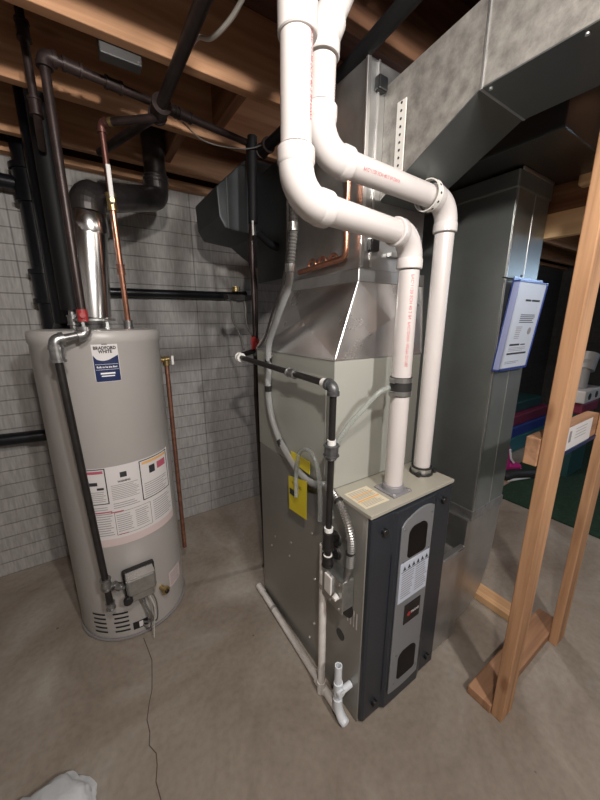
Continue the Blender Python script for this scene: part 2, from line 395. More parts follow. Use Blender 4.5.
# brand label
lb = B(); W2, Z0, Z1 = .043, 1.205, 1.368
f1 = tankfn(1.5, 0, .0012)
N = 24
def rz(u):   # rounded corner inset
    e = W2-abs(u); return 0 if e > .008 else .008-math.sqrt(max(0, .008**2-(.008-e)**2))
for i in range(N):
    u0 = -W2+2*W2*i/N; u1 = -W2+2*W2*(i+1)/N
    ngon(lb, [f1(u0, Z0+rz(u0)), f1(u1, Z0+rz(u1)), f1(u1, Z1-rz(u1)), f1(u0, Z1-rz(u0))])
brand = obj('brand_label', lb, 'paper', wh, label='white and navy brand label')
f2 = tankfn(1.5, 0, .002); nb = B()
wave = lambda u: 1.298-.012*math.sin((u+W2)/(2*W2)*PI*1.25)+(.012 if u < -.03 else 0)*(-(u+.03)/.013)
W3 = W2-.002
for i in range(N):
    u0 = -W3+2*W3*i/N; u1 = -W3+2*W3*(i+1)/N
    ngon(nb, [f2(u0, Z0+.002+rz(u0)), f2(u1, Z0+.002+rz(u1)), f2(u1, wave(u1)), f2(u0, wave(u0))])
obj('blue_field', nb, 'navy', brand)
t = B(); f3 = tankfn(1.5, 0, .003)
text(t, 'BRADFORD', .0165, lambda u, v: f3(u, v+1.333), bold=.0006, xs=.86); text(t, 'WHITE', .0165, lambda u, v: f3(u, v+1.3195), bold=.0006, xs=.86)
for dx in (-.006, 0, .006): rect(t, lambda u, v, dx=dx: f3(u+dx, v), -.0022, .0022, 1.345, 1.353)
obj('lettering', t, 'ink', brand)
t = B(); text(t, 'Built to be the Best', .0095, lambda u, v: f3(u, v+1.262), bold=.0003, xs=.9)
rect(t, f3, -.038, .038, 1.272, 1.273, 6); rect(t, f3, -.038, .038, 1.252, 1.253, 6)
rect(t, f3, -.024, .024, 1.235, 1.241, 4); rect(t, f3, -.022, .022, 1.226, 1.230, 4)
obj('white_lettering', t, 'white_ink', brand)
# instruction labels
DEG = PI/180*TR
big = B(); fb = tankfn(0, 0, .0012); rect(big, fb, -32*DEG, 57*DEG, .50, .86, 40); rl = obj('instruction_label', big, 'paper', wh)
pk = B(); rect(pk, tankfn(0, 0, .002), -32*DEG, 57*DEG, .50, .535, 40); obj('pink_strip', pk, 'paper_pink', rl)
ft = tankfn(0, 0, .0022)
ib = B()
def framebox(bm, fn, u0, u1, v0, v1, w, nu=12):
    rect(bm, fn, u0, u1, v0, v0+w, nu); rect(bm, fn, u0, u1, v1-w, v1, nu); rect(bm, fn, u0, u0+w, v0, v1); rect(bm, fn, u1-w, u1, v0, v1)
framebox(ib, ft, -31*DEG, -13*DEG, .70, .857, .004); framebox(ib, ft, 17*DEG, 54*DEG, .672, .855, .004)
framebox(ib, ft, -10.5*DEG, 24*DEG, .548, .655, .0015)
text(ib, 'WARNING', .012, lambda u, v: ft(u+2*DEG, v+.79), xs=.8, bold=.0005)
rect(ib, ft, -28*DEG, -21*DEG, .785, .80, 4); rect(ib, ft, -22*DEG, -16*DEG, .765, .775, 3); rect(ib, ft, 27*DEG, 34*DEG, .785, .82, 4); rect(ib, ft, -1*DEG, 5*DEG, .807, .83, 3)
obj('label_ink', ib, 'ink', rl)
gi = B()
for u0, u1, v0, v1, n in ((-29, -15, .71, .76, 6), (-10, 15, .71, .78, 9), (-10, 15, .67, .70, 3), (20, 51, .68, .75, 7), (-29, -12, .55, .66, 10), (-9, 6, .56, .645, 9), (8, 22, .56, .645, 9), (27, 54, .55, .655, 10), (-29, -13, .67, .69, 2)):
    lines(gi, ft, u0*DEG, u1*DEG, v0, v1, n, .3, 8)
obj('small_print', gi, 'grey_ink', rl)
pi_ = B(); rect(pi_, ft, -29*DEG, -15*DEG, .836, .848, 6); rect(pi_, ft, 37*DEG, 50*DEG, .79, .822, 6); rect(pi_, ft, -13*DEG, -2*DEG, .655, .660, 5)
rect(pi_, ft, -29*DEG, -12*DEG, .660, .666, 5); rect(pi_, ft, -9*DEG, 0, .548, .552, 3); obj('pink_print', pi_, 'pink_ink', rl)
oi = B(); rect(oi, ft, 20*DEG, 52*DEG, .835, .846, 10); obj('orange_band', oi, 'orange_ink', rl)
# air intake louvres
for sgn, a0 in ((0, -50), (1, -27)):
    b = B()
    for i in range(5):
        z = .148-.024*i
        rect(b, tankfn(0, 0, .0015), (a0+(1 if i % 2 else 0))*DEG, (a0+15)*DEG, z, z+.009, 5)
    obj('air_louvre', b, 'black', wh)
b = B(); rect(b, tankfn(0, 0, .0015), -9*DEG, 6*DEG, .045, .085, 6); obj('inspection_plate', b, 'black', wh)
b = B(); rect(b, tankfn(0, 0, .002), -3*DEG, 1*DEG, .05, .08, 3); obj('inspection_sticker', b, 'paper', wh)
b = B(); fs = tankfn(0, 0, .0015); rect(b, fs, 36*DEG, 58*DEG, .15, .235, 8); st = obj('rating_sticker', b, 'paper_pink', wh)
b = B(); lines(b, tankfn(0, 0, .0022), 38*DEG, 56*DEG, .16, .225, 7, .3, 5); obj('small_print', b, 'grey_ink', st)
# drain valve
b = B(); cyl(b, tank_pt(24.5, .195, -.01), tank_pt(24.5, .195, .03), .012); cyl(b, tank_pt(24.5, .195, .03), tank_pt(24.5, .195, .042), .02, 8); obj('drain_valve', b, 'brass', wh, smooth=True)
b = B(); cyl(b, tank_pt(24.5, .195, .042), tank_pt(24.5, .195, .05), .010, 8); obj('drain_cap', b, 'black', wh)
# gas control valve
gv = thing('gas_valve', 'grey gas control valve box with black knob low on the water heater', 'gas valve', tank_pt(0, .30, .03))
def ob2(bm, c, dx, dy, dz, ang):    # box turned about z
    R = Matrix.Rotation(math.radians(ang), 3, 'Z'); n0 = len(bm.verts)
    box(bm, (-dx/2, -dy/2, -dz/2), (dx/2, dy/2, dz/2)); bm.verts.ensure_lookup_table()
    for v in bm.verts[n0:]: v.co = R @ v.co+V(c)
    return bm
b = B(); ob2(b, tank_pt(3, .315, .012), .13, .03, .13, 3); obj('back_plate', b, 'black', gv, bevel=.008)
b = B(); ob2(b, tank_pt(3, .325, .045), .115, .055, .085, 3); ob2(b, tank_pt(3, .275, .045), .095, .05, .05, 3); gvb = obj('valve_body', b, 'zinc', gv, bevel=.008)
b = B(); p = tank_pt(-8, .278, .07); cyl(b, p, p+V((0, -.02, 0)), .018, 24); obj('knob', b, 'black', gv, smooth=True, bevel=.002)
b = B(); ob2(b, tank_pt(3, .372, .045), .11, .06, .006, 3); obj('valve_lid', b, 'galv_bright', gv, bevel=.002)
b = B(); sweep(b, spline([tank_pt(4, .26, .05), tank_pt(4, .20, .055), tank_pt(8, .13, .07), tank_pt(6, .09, .04), tank_pt(2, .07, .004)]), .004, 8)
obj('thermocouple_lead', b, 'galv_fit', gv, smooth=True)
b = B(); sweep(b, spline([tank_pt(7, .26, .05), tank_pt(10, .18, .07), tank_pt(8, .07, .06), tank_pt(7, .012, .06), tank_pt(7, .004, .04)]), .003, 8); obj('cable', b, 'cable_white', gv, smooth=True)
b = B(); sweep(b, spline([tank_pt(1, .26, .05), tank_pt(6, .16, .08), tank_pt(5, .06, .045), tank_pt(1, .055, .003)]), .0035, 8); obj('cable', b, 'cable', gv, smooth=True)
b = B(); sweep(b, spline([tank_pt(9, .27, .05), tank_pt(12, .2, .07), tank_pt(11, .10, .06), tank_pt(6, .075, .004)]), .003, 8); obj('cable', b, 'cable', gv, smooth=True)

# flue
fl_ = thing('flue_pipe', 'shiny galvanized flue pipe rising from the water heater with elbow turning right', 'flue', (.052, 1.66, 1.40))
b = B()
for k in range(4):
    a = PI/4+k*PI/2; x, y = .048*math.cos(a), .048*math.sin(a)
    box(b, (.052+x*1.25-.005, 1.66+y*1.25-.005, 1.396), (.052+x*1.25+.005, 1.66+y*1.25+.005, 1.445))
cyl(b, (.052, 1.66, 1.440), (.052, 1.66, 1.447), .075, 32, .05)
cyl(b, (.052, 1.66, 1.432), (.052, 1.66, 1.440), .078, 32)
obj('draft_hood', b, 'zinc', fl_, smooth=True)
f0 = V((.052, 1.66, 1.445)); f1_ = V((.083, 1.66, 1.845))
b = B(); cyl(b, f0, f1_, .064, 40); obj('flue_section', b, 'flue', fl_, smooth=True)
b = B(); sweep(b, [f1_-V((0,0,.075)), f1_-V((0,0,.07)), f1_-V((0,0,.002)), f1_], [.0645, .0665, .0665, .065], 40); obj('flue_collar', b, 'flue', fl_, smooth=True)
e1 = V((.085, 1.665, 1.905)); e2 = V((.375, 1.90, 2.02))
ap = arc(e1, f1_, e2, .055, 5)
b = B(); sweep(b, [f1_]+ap, .064, 36); obj('flue_elbow', b, 'flue_dark', fl_, smooth=False)
b = B(); sweep(b, [ap[-1], e2], .055, 36); obj('flue_section', b, 'flue_dark', fl_, smooth=True)
b = B(); e3 = V((.41, 1.925, 2.2)); ap2 = arc(V((.41, 1.925, 2.035)), e2-V((.1, .08, .04)), e3, .05, 5)
sweep(b, [e2-V((.02,.015,.007))]+ap2+[V((.41, 1.925, 2.13))], .055, 30); obj('flue_elbow', b, 'flue_dark', fl_)
b = B()
for z in (2.10, 2.115, 2.13): sweep(b, [(.41+.057*math.cos(t*PI/12), 1.925+.057*math.sin(t*PI/12), z) for t in range(25)], .003, 6, caps=False)
cyl(b, (.41, 1.925, 2.12), (.41, 1.925, 2.44), .052, 30); obj('flue_riser', b, 'flue_dark', fl_, smooth=True)

# ------------------------------------------------------------------ piping helper
def fitting(parent, p, d, L, r, m='fitting', name='coupling', seg=20, bead=True):
    p = V(p); d = V(d).normalized(); b = B()
    e = .15*r if bead else 0
    sweep(b, [p-d*L/2, p-d*L*.36, p-d*L*.35, p+d*L*.35, p+d*L*.36, p+d*L/2], [r+e, r+e, r, r, r+e, r+e], seg)
    return obj(name, b, m, parent, smooth=True)
def elbow(parent, p, a, c, r, R, m='fitting', name='elbow', ext=0.012, bead=1.14):
    ap = arc(p, a, c, R, 8); d0 = (V(a)-V(p)).normalized(); d1 = (V(c)-V(p)).normalized(); b = B()
    sweep(b, [ap[0]+d0*ext]+ap+[ap[-1]+d1*ext], r, 24)
    if bead:
        sweep(b, [ap[0]+d0*ext*1.05, ap[0]+d0*.001], r*bead, 24); sweep(b, [ap[-1]+d1*.001, ap[-1]+d1*ext*1.05], r*bead, 24)
    return obj(name, b, m, parent, smooth=True)
def pipe(parent, pts, r, m, name='pipe_section', seg=16):
    b = B(); sweep(b, pts, r, seg); return obj(name, b, m, parent, smooth=True)

# gas line to the water heater and across the ceiling
G = thing('gas_line', 'black iron gas line along the joists dropping to the water heater valve', 'gas pipe', (-.05, 1.37, 0))
r1 = .0133
A0 = V((.012, 1.385, 2.19)); A1 = V((.72, 1.50, 2.19)); A2 = V((.722, 1.50, 1.31))
pipe(G, [A0, A1], r1, 'iron_brown'); pipe(G, [A1, A2], .0115, 'iron_brown')
elbow(G, A0, A1, V((.01, 1.385, 1.4)), .019, .02, 'iron_brown')
for tt in (.10, .26, .52, .60): fitting(G, A0.lerp(A1, tt), A1-A0, .05, .0175, 'iron_brown')
pipe(G, [A0, V((.010, 1.385, 1.435))], r1, 'iron_brown')
b = B(); cyl(b, (.010, 1.385, 1.43), (.010, 1.385, 1.47), .0165, 12); cyl(b, (.01, 1.385, 1.45), (.01, 1.36, 1.45), .009, 12); obj('shutoff_valve', b, 'red', G, smooth=True, label='red shutoff valve')
P1 = V((.010, 1.385, 1.385)); P2 = V((-.080, 1.365, 1.37)); P3 = V((-.050, 1.37, .27))
elbow(G, P1, V((.01, 1.385, 1.43)), P2, .019, .016, 'galv_fit'); pipe(G, [P1+V((-.01,0,0)), P2], .0125, 'galv_fit', 'nipple')
elbow(G, P2, P1, P3, .019, .016, 'galv_fit')
fitting(G, P2+(P3-P2)*.045, P3-P2, .05, .021, 'galv_fit', 'union', 12)
pipe(G, [P2+(P3-P2)*.06, P3], .0125, 'iron')
T0 = P2+(P3-P2)*.90
fitting(G, T0, P3-P2, .05, .018, 'galv_fit', 'tee')
pipe(G, [T0, tank_pt(-10, .325, .05)], .010, 'galv_fit', 'nipple'); fitting(G, T0.lerp(tank_pt(-10, .325, .05), .6), tank_pt(-10, .325, .05)-T0, .03, .016, 'galv_fit', 'coupling')
fitting(G, P3, P3-P2, .03, .016, 'galv_fit', 'end_cap')

# gas line to furnace
F = thing('gas_line', 'black gas pipe running down past the coil cabinet side into the furnace', 'gas pipe', (.60, .73, .55))
q0 = V((.6, 1.52, 1.275)); q1 = V((.595, 1.40, 1.268)); q2 = V((.595, .722, 1.245)); q3 = V((.60, .738, .635))
pipe(F, [V((.722, 1.50, 1.285)), V((.62, 1.46, 1.27)), q1], .0125, 'iron')
b = B(); cyl(b, (.722, 1.5, 1.295), (.722, 1.5, 1.345), .019, 12); cyl(b, (.722, 1.5, 1.32), (.70, 1.47, 1.32), .010, 10); ob2(b, (.697, 1.466, 1.325), .03, .008, .06, 30); obj('shutoff_valve', b, 'red', F, smooth=True, label='red shutoff valve')
pipe(F, [V((.722, 1.50, 1.30)), V((.722, 1.50, 1.26))], .016, 'fitting', 'tee')
fitting(F, q1, q2-q1, .03, .018, 'teflon', 'end_cap'); pipe(F, [q1, q2], .0107, 'iron')
fitting(F, q1.lerp(q2, .66), q2-q1, .045, .0155, 'galv_fit'); fitting(F, q1.lerp(q2, .94), q2-q1, .02, .0145, 'teflon', 'thread_tape', bead=False)
elbow(F, q2, q1, q3, .0165, .016, 'fitting'); pipe(F, [q2, q3], .0107, 'iron')
fitting(F, q2.lerp(q3, .29), q3-q2, .016, .0135, 'teflon', 'thread_tape', bead=False)
fitting(F, q2.lerp(q3, .335), q3-q2, .038, .022, 'fitting', 'union', 8); fitting(F, q2.lerp(q3, .365), q3-q2, .022, .0155, 'galv_fit', 'union_nut', 8)
fitting(F, q2.lerp(q3, .80), q3-q2, .014, .015, 'teflon', 'thread_tape', bead=False)
fitting(F, q2.lerp(q3, .87), q3-q2, .07, .0175, 'iron', 'tee'); fitting(F, q2.lerp(q3, .975), q3-q2, .014, .0155, 'teflon', 'thread_tape', bead=False)
fitting(F, q3, q3-q2, .04, .018, 'iron', 'elbow'); pipe(F, [q2.lerp(q3, .86), V((.652, .742, .70))], .011, 'iron', 'nipple')

# aged iron main along Y at the ceiling, and side runs
mn = thing('water_main', 'thick dark pipe crossing under the front joist from the top edge', 'pipe', (.338, 1.40, 2.15))
pipe(mn, [(.352, -.2, 2.16), (.330, 1.42, 2.15)], .018, 'iron_brown'); fitting(mn, (.3305, 1.39, 2.15), (0, 1, 0), .08, .028, 'iron_brown', 'tee')
pipe(mn, [(.330, 1.42, 2.15), (.17, 1.85, 2.15)], .016, 'iron_brown')
mn2 = thing('water_pipe', 'dark pipe running from the corner tee toward the white vents', 'pipe', (.74, 1.43, 2.15))
pipe(mn2, [(.76, 1.46, 2.15), (.76, .95, 2.15), (.70, .2, 2.16)], .021, 'foam'); fitting(mn2, (.76, 1.42, 2.15), (0, 1, 0), .07, .026, 'iron_brown', 'tee')
# copper cold water
cu = thing('copper_water_pipe', 'copper water pipe with white lever valve rising from the tank top', 'water pipe', (.175, 1.62, 1.40))
c0 = V((.175, 1.62, 1.395)); c1 = V((.158, 1.55, 2.13)); c2 = V((.325, 1.40, 2.13))
pipe(cu, [c0, c0.lerp(c1, .66)], .0111, 'copper_bright'); pipe(cu, [c0.lerp(c1, .66), c1], .0111, 'copper_old')
elbow(cu, c1, c0, c2, .0145, .018, 'copper_old'); pipe(cu, [c1, c2], .0125, 'iron_brown'); fitting(cu, c1.lerp(c2, .18), c2-c1, .012, .0145, 'brass', 'solder_ring', bead=False)
fitting(cu, c0.lerp(c1, .03), c1-c0, .035, .017, 'galv_fit', 'nipple'); fitting(cu, c0.lerp(c1, .33), c1-c0, .04, .0145, 'copper'); fitting(cu, c0.lerp(c1, .66), c1-c0, .06, .017, 'brass', 'valve_body')
vb = c0.lerp(c1, .66)
b = B(); ob2(b, vb+V((0, -.028, .055)), .016, .006, .13, 0); obj('valve_lever', b, 'lever', cu, bevel=.003)
b = B(); cyl(b, vb, vb+V((0, -.034, 0)), .008); obj('valve_stem', b, 'brass', cu, smooth=True)
# hot water line with black foam
hw = thing('hot_water_pipe', 'black foam insulated hot water pipe standing left of the flue', 'water pipe', (-.022, 1.66, 1.40))
b = B(); cyl(b, (-.024, 1.66, 1.475), (-.024, 1.66, 2.32), .036, 32); obj('foam_sleeve', b, 'foam', hw, smooth=True)
pipe(hw, [(-.024, 1.66, 1.395), (-.024, 1.66, 1.48)], .012, 'galv_fit', 'nipple'); fitting(hw, (-.024, 1.66, 1.435), (0,0,1), .04, .018, 'galv_fit')
pipe(hw, [(-.024, 1.66, 2.3), (-.024, 1.66, 2.44)], .013, 'iron_brown')
hw2 = thing('riser_pipe', 'thin dark iron riser at the far left reaching up past the front joist', 'pipe', (-.03, 1.50, 1.95))
pipe(hw2, [(-.030, 1.50, 2.44), (-.028, 1.50, 2.08), (-.030, 1.60, 2.02)], .012, 'iron_brown'); fitting(hw2, (-.028, 1.50, 2.30), (0,0,1), .05, .017, 'iron_brown'); fitting(hw2, (-.028, 1.50, 2.10), (0,0,1), .05, .017, 'iron_brown')
# drain stack
ds = thing('drain_stack', 'thick black plastic drain stack against the block wall behind the tank', 'drain pipe', (-.115, 2.17, 0))
pipe(ds, [(-.115, 2.17, 0), (-.115, 2.17, 2.44)], .052, 'abs', seg=32)
for z in (.82, 1.60, 2.06): fitting(ds, (-.115, 2.17, z), (0,0,1), .16, .060, 'abs', 'hub', 32)
pipe(ds, [(-.115, 2.17, .82), (-1.6, 2.17, .88)], .032, 'abs', 'branch_pipe', 24)
pipe(ds, [(-.115, 2.17, 2.06), (-1.2, 2.17, 2.10)], .030, 'abs', 'branch_pipe', 24)
hz = thing('drain_pipe', 'black horizontal drain pipe along the block wall right of the flue', 'drain pipe', (.5, 2.2, 1.6))
pipe(hz, [(-.055, 2.205, 1.590), (.99, 2.215, 1.602)], .024, 'abs', seg=24); fitting(hz, (.97, 2.213, 1.602), (1,0,0), .06, .030, 'abs', 'end_cap', 24); fitting(hz, (.12, 2.207, 1.592), (1,0,0), .06, .029, 'abs', 'coupling', 24)
b = B(); cyl(b, (.93, 2.213, 1.63), (.93, 2.213, 1.66), .028, 16); obj('clean_out_plug', b, 'brass', hz, smooth=True)
for i, (l, x) in enumerate((('inner left black branch hugging the drain stack top', -.02),)):
    pp = thing('drain_pipe', 'black drain pipe section standing between stack and foam pipe', 'drain pipe', (-.06, 1.98, 1.45))
    pipe(pp, [(-.065, 1.98, 1.42), (-.065, 1.98, 2.44)], .040, 'abs', seg=24)
    pipe(pp, [(-.065, 1.98, 1.44), (-.10, 2.12, 1.36)], .034, 'abs', 'offset_pipe', 24)
# T&P discharge
tp = thing('relief_discharge_pipe', 'copper relief pipe running down the right side of the tank', 'pipe', (.328, 1.715, .15))
td0 = V((.334, 1.72, 1.235)); td1 = V((.330, 1.70, .175))
pipe(tp, [td0, td1], .0111, 'copper'); fitting(tp, td0+V((0,0,.0)), (0,0,1), .04, .016, 'brass', 'valve_body')
b = B(); cyl(b, (.285, 1.71, 1.245), (.345, 1.72, 1.245), .015); obj('relief_valve', b, 'brass', tp, smooth=True)
b = B(); ob2(b, (.362, 1.712, 1.24), .012, .012, .045, 0); obj('lever', b, 'lever', tp, bevel=.002)

# ------------------------------------------------------------------ furnace
X0, X1, Y0, YB = .65, 1.075, .611, 1.336; ZF, YC, ZC = .862, .785, 1.31
fu = thing('furnace', 'upright grey gas furnace with dark blue-grey front door on the concrete floor', 'furnace', ((X0+X1)/2, (Y0+YB)/2, 0))
b = B(); box(b, (X0, Y0, .003), (X1, YB, ZF-.001)); obj('cabinet', b, 'furn', fu, bevel=.003)
b = B(); box(b, (X0-.002, Y0-.016, ZF-.013), (X1+.002, YC-.001, ZF)); obj('top_panel', b, 'furn_top', fu, bevel=.002)
# door with chamfered cheeks
b = B(); prism(b, [(X0+.002, Y0), (X0+.004, Y0-.012), (X0+.012, Y0-.018), (.745, Y0-.018), (.756, Y0-.03), (.945, Y0-.03), (.975, Y0-.018), (X1-.012, Y0-.018), (X1-.004, Y0-.012), (X1-.002, Y0)], 2, .022, ZF-.018)
door = obj('door', b, 'door', fu, bevel=.002)
YD = Y0-.030
b = B(); box(b, (.746, Y0-.0215, .10), (.7575, Y0-.018, .69)); obj('door_groove', b, 'recess', door)
# trim panel with arched top
b = B(); poly = [(.768, .085)]+[(.768+(.164)*i/8, .085-.008*math.sin(PI*i/8)) for i in range(1, 8)]+[(.932, .085)]
poly += [(.938, .815)]+[(.938-.166*i/10, .815-.008*i/10+.022*math.sin(PI*(i/10)**.8)-.012*(i/10)) for i in range(1, 10)]+[(.772, .785)]
prism(b, poly, 1, YD, YD-.006); tr = obj('trim_panel', b, 'door_trim', door, bevel=.002)
YT = YD-.006
def win(x0, x1, z0, z1, flat, name):
    b = B(); pl = [(x0, z0+ (0 if flat else .01)), (x0+.01, z0), (x1-.01, z0), (x1, z0+.008), (x1, z1-.03)]
    for i in range(1, 7): t = i/6*PI/2; pl.append((x1-.035*(1-math.cos(t)), z1-.03+.03*math.sin(t)))
    for i in range(1, 7): t = i/6*PI/2; pl.append((x0+.035*(1-math.sin(t)), z1-.03*(1-math.cos(t))-.0))
    prism(b, pl, 1, YT, YT-.0015); return obj(name, b, 'glass_dark', tr)
win(.808, .905, .655, .775, 0, 'sight_window'); win(.808, .908, .125, .250, 0, 'air_opening')
b = B(); box(b, (.778, YT-.0012, .485), (.930, YT, .645)); wl = obj('warning_label', b, 'paper_blue', tr)
fnl = planefn((0, YT-.0012, 0), (1,0,0), (0,0,1), (0,-1,0), .0008)
b = B(); lines(b, fnl, .788, .852, .50, .605, 11, .35); lines(b, fnl, .860, .925, .50, .605, 11, .35); obj('small_print', b, 'grey_ink', wl)
b = B()
for i in range(6):
    x = .790+.0235*i; ngon(b, [fnl(x, .615), fnl(x+.017, .615), fnl(x+.0085, .632)])
rect(b, fnl, .783, .929, .609, .6115); obj('warning_symbols', b, 'ink', wl)
b = B(); box(b, (.818, YT-.003, .375), (.905, YT, .458)); bd = obj('brand_badge', b, 'black', tr, bevel=.006)
fnb = planefn((0, YT-.003, 0), (1,0,0), (0,0,1), (0,-1,0), .0006)
b = B(); pts = [fnb(.843+.010*math.cos(t*PI/8), .413+.010*math.sin(t*PI/8)) for t in range(16)]; ngon(b, pts); obj('emblem', b, 'red', bd)
b = B(); text(b, 'TRANE', .0145, lambda u, v: fnb(.876+u, .413+v), bold=.0003); obj('lettering', b, 'paper', bd)
for x, z in ((.706, .79), (.712, .075), (1.012, .80), (1.018, .075)):
    b = B(); cyl(b, (x, Y0-.016, z), (x, Y0-.030, z), .013, 20); obj('door_knob', b, 'black', door, smooth=True, bevel=.002)
for x, z in ((.786, .775), (.922, .795), (.79, .652), (.924, .655), (.795, .25), (.922, .26), (.795, .12), (.918, .125)):
    b = B(); cyl(b, (x, YT, z), (x, YT-.002, z), .003, 10); obj('screw', b, 'galv_fit', tr)
for y, z in ((1.058, .475), (1.239, .347), (1.20, .42), (1.07, .40), (.70, .72), (.90, .62), (.88, .20), (.88, .42), (.91, .10)):
    b = B(); cyl(b, (X0, y, z), (X0-.003, y, z), .005, 10); obj('screw', b, 'galv_bright', fu)
b = B()
for y, z, r in ((.752, .69, .028), (.75, .635, .026)): cyl(b, (X0+.001, y, z), (X0-.010, y, z), r, 28, r*.85)
obj('grommet', b, 'rubber', fu, smooth=True)
b = B(); cyl(b, (X0+.001, .715, .305), (X0-.002, .715, .305), .021, 24); obj('knockout_hole', b, 'black', fu)
b = B(); cyl(b, (X0+.001, .70, .455), (X0-.002, .70, .455), .045, 24); obj('knockout_hole', b, 'black', fu)
b = B(); ft_ = planefn((0, 0, ZF), (1,0,0), (0,1,0), (0,0,1), .001)
ngon(b, [ft_(.662, .632), ft_(.765, .628), ft_(.768, .738), ft_(.665, .738)]); lt = obj('top_label', b, 'cream', fu)
ft2 = planefn((0, 0, ZF), (1,0,0), (0,1,0), (0,0,1), .0018)
b = B(); lines(b, ft2, .672, .758, .638, .668, 5, .3); lines(b, ft2, .672, .758, .68, .70, 3, .3); lines(b, ft2, .672, .758, .708, .73, 3, .3); obj('small_print', b, 'grey_ink', lt)
b = B(); rect(b, ft2, .668, .762, .670, .677); rect(b, ft2, .668, .762, .701, .706); obj('orange_band', b, 'orange_ink', lt)
b = B(); fx = planefn((X0, 0, 0), (0,-1,0), (0,0,1), (-1,0,0), .0012)
for u in (-.672, -.655, -.638): text(b, 'ABCDEFGH'[:0] or 'IIIIIIIII', .010, lambda a, v, u=u: fx(u-.012+v, .43-a), xs=1.4)
for u in (-.682, -.667, -.652, -.638): rect(b, fx, u, u+.006, .40+.006*random.random(), .47)
obj('side_label', b, 'paper', fu)

# coil cabinet
cc = thing('coil_cabinet', 'pale grey coil cabinet standing on the furnace behind the white vents', 'coil cabinet', ((X0+X1)/2, (YC+YB)/2, ZF))
b = B(); box(b, (X0, YC, ZF+.0005), (X1, YB, ZC)); obj('cabinet', b, 'coil', cc, bevel=.001)
b = B(); box(b, (X0-.002, YC+.04, ZF+.04), (X0, YB-.05, ZC-.06)); obj('access_panel', b, 'coil', cc, bevel=.001)
b = B(); box(b, (X0-.0025, YC-.0025, ZC-.002), (X1+.0025, YB+.002, ZC+.004)); obj('top_flange', b, 'galv_bright', cc)

# plenum
PX0, PX1, PY0, PY1, ZT, ZP = .75, 1.05, .80, 1.19, 1.555, 2.14
pl = thing('supply_plenum', 'shiny galvanized plenum flaring up from the coil cabinet to the ceiling', 'plenum', (.87, 1.06, ZC))
b = B(); bot = [V(p) for p in ((X0, YC, ZC+.004), (X1, YC, ZC+.004), (X1, YB, ZC+.004), (X0, YB, ZC+.004))]; top = [V(p) for p in ((PX0, PY0, ZT), (PX1+.02, PY0, ZT), (PX1+.02, PY1, ZT), (PX0, PY1, ZT))]
nrm = (V((0,-1,0)), V((1,0,0)), V((0,1,0)), V((-1,0,0)))
for i in range(4):
    j = (i+1) % 4; mid = (bot[i]+bot[j]+top[i]+top[j])/4+nrm[i]*.016
    for tri in ((bot[i], bot[j], mid), (bot[j], top[j], mid), (top[j], top[i], mid), (top[i], bot[i], mid)): ngon(b, tri)
ngon(b, bot); ngon(b, top); bmesh.ops.remove_doubles(b, verts=b.verts[:], dist=1e-5)
obj('transition', b, 'galv_bright', pl)
b = B()
for i in (0, 1, 3): cyl(b, bot[i], top[i], .004, 8)
obj('corner_seam', b, 'galv_bright', pl, smooth=True)
b = B(); box(b, (PX0, PY0, ZT), (PX1, PY1, ZP)); obj('plenum_box', b, 'galv', pl, bevel=.002)
b = B(); box(b, (PX0-.006, PY0-.006, ZT-.004), (PX1+.02, PY1+.004, ZT+.036)); obj('drive_collar', b, 'galv', pl, bevel=.003)
b = B(); box(b, (PX0-.003, PY0-.008, ZT+.04), (PX0+.012, PY0, ZP)); box(b, (PX0+.042, PY0-.006, ZT+.04), (PX0+.050, PY0, ZP)); obj('flange_strip', b, 'galv_bright', pl, bevel=.002)
for z in (1.66, 2.08):
    b = B(); ob2(b, (PX0+.05, PY0-.010, z), .035, .02, .035, 0); o = obj('tape_patch', b, 'black', pl, bevel=.004)
b = B(); ob2(b, (.93, PY0-.012, 1.64), .12, .02, .012, 0); obj('mounting_strip', b, 'galv', pl)
# supply duct toward the viewer
sd = thing('supply_duct', 'large galvanized supply duct running overhead from the plenum toward the viewer', 'duct', (.93, .3, 1.94))
DX0, DX1 = .826, 1.03
b = B(); prism(b, [(PY0-.001, 1.792), (.505, 1.942), (.505, 2.115), (PY0-.001, 2.085)], 0, DX0, DX1); obj('duct_offset', b, ['galv_rough'], sd)
b = B(); prism(b, [(.504, 1.942), (-1.6, 1.940), (-1.6, 2.14), (.504, 2.115)], 0, DX0, DX1); obj('duct_section', b, 'galv_rough', sd)
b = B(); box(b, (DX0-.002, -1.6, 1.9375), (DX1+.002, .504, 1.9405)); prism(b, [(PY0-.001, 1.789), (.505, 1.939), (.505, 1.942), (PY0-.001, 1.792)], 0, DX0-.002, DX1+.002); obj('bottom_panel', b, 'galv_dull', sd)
for y in (.504, .27):
    b = B(); box(b, (DX0-.004, y-.003, 1.936), (DX1+.004, y+.003, 2.12)); obj('duct_seam', b, 'galv', sd, bevel=.001)
for y in (.50, .33):
    b = B(); cyl(b, (DX0+.01, y-.012, 1.9375), (DX0+.01, y-.012, 1.933), .004, 8); obj('screw', b, 'galv_bright', sd)
# back supply duct
bk = thing('supply_duct', 'dark grey boxy duct with angled end behind the plenum near the wall', 'duct', (.75, 1.7, 1.8))
b = B(); prism(b, [(.605, 2.035), (.612, 1.91), (.64, 1.862), (.80, 1.848), (.87, 1.80), (1.0, 1.73), (1.15, 1.73), (1.15, 2.19), (.77, 2.19)], 1, 1.61, 1.95); obj('duct_body', b, 'duct_black', bk, bevel=.006)
b = B(); box(b, (.650, 1.605, 1.862), (.656, 1.612, 2.08)); obj('duct_seam', b, 'galv_dull', bk)
b = B(); prism(b, [(.80, 1.62), (1.0, 1.62), (1.0, 2.1), (.80, 2.1)], 1, 1.195, 1.605); obj('duct_connector', b, 'duct_black', bk)

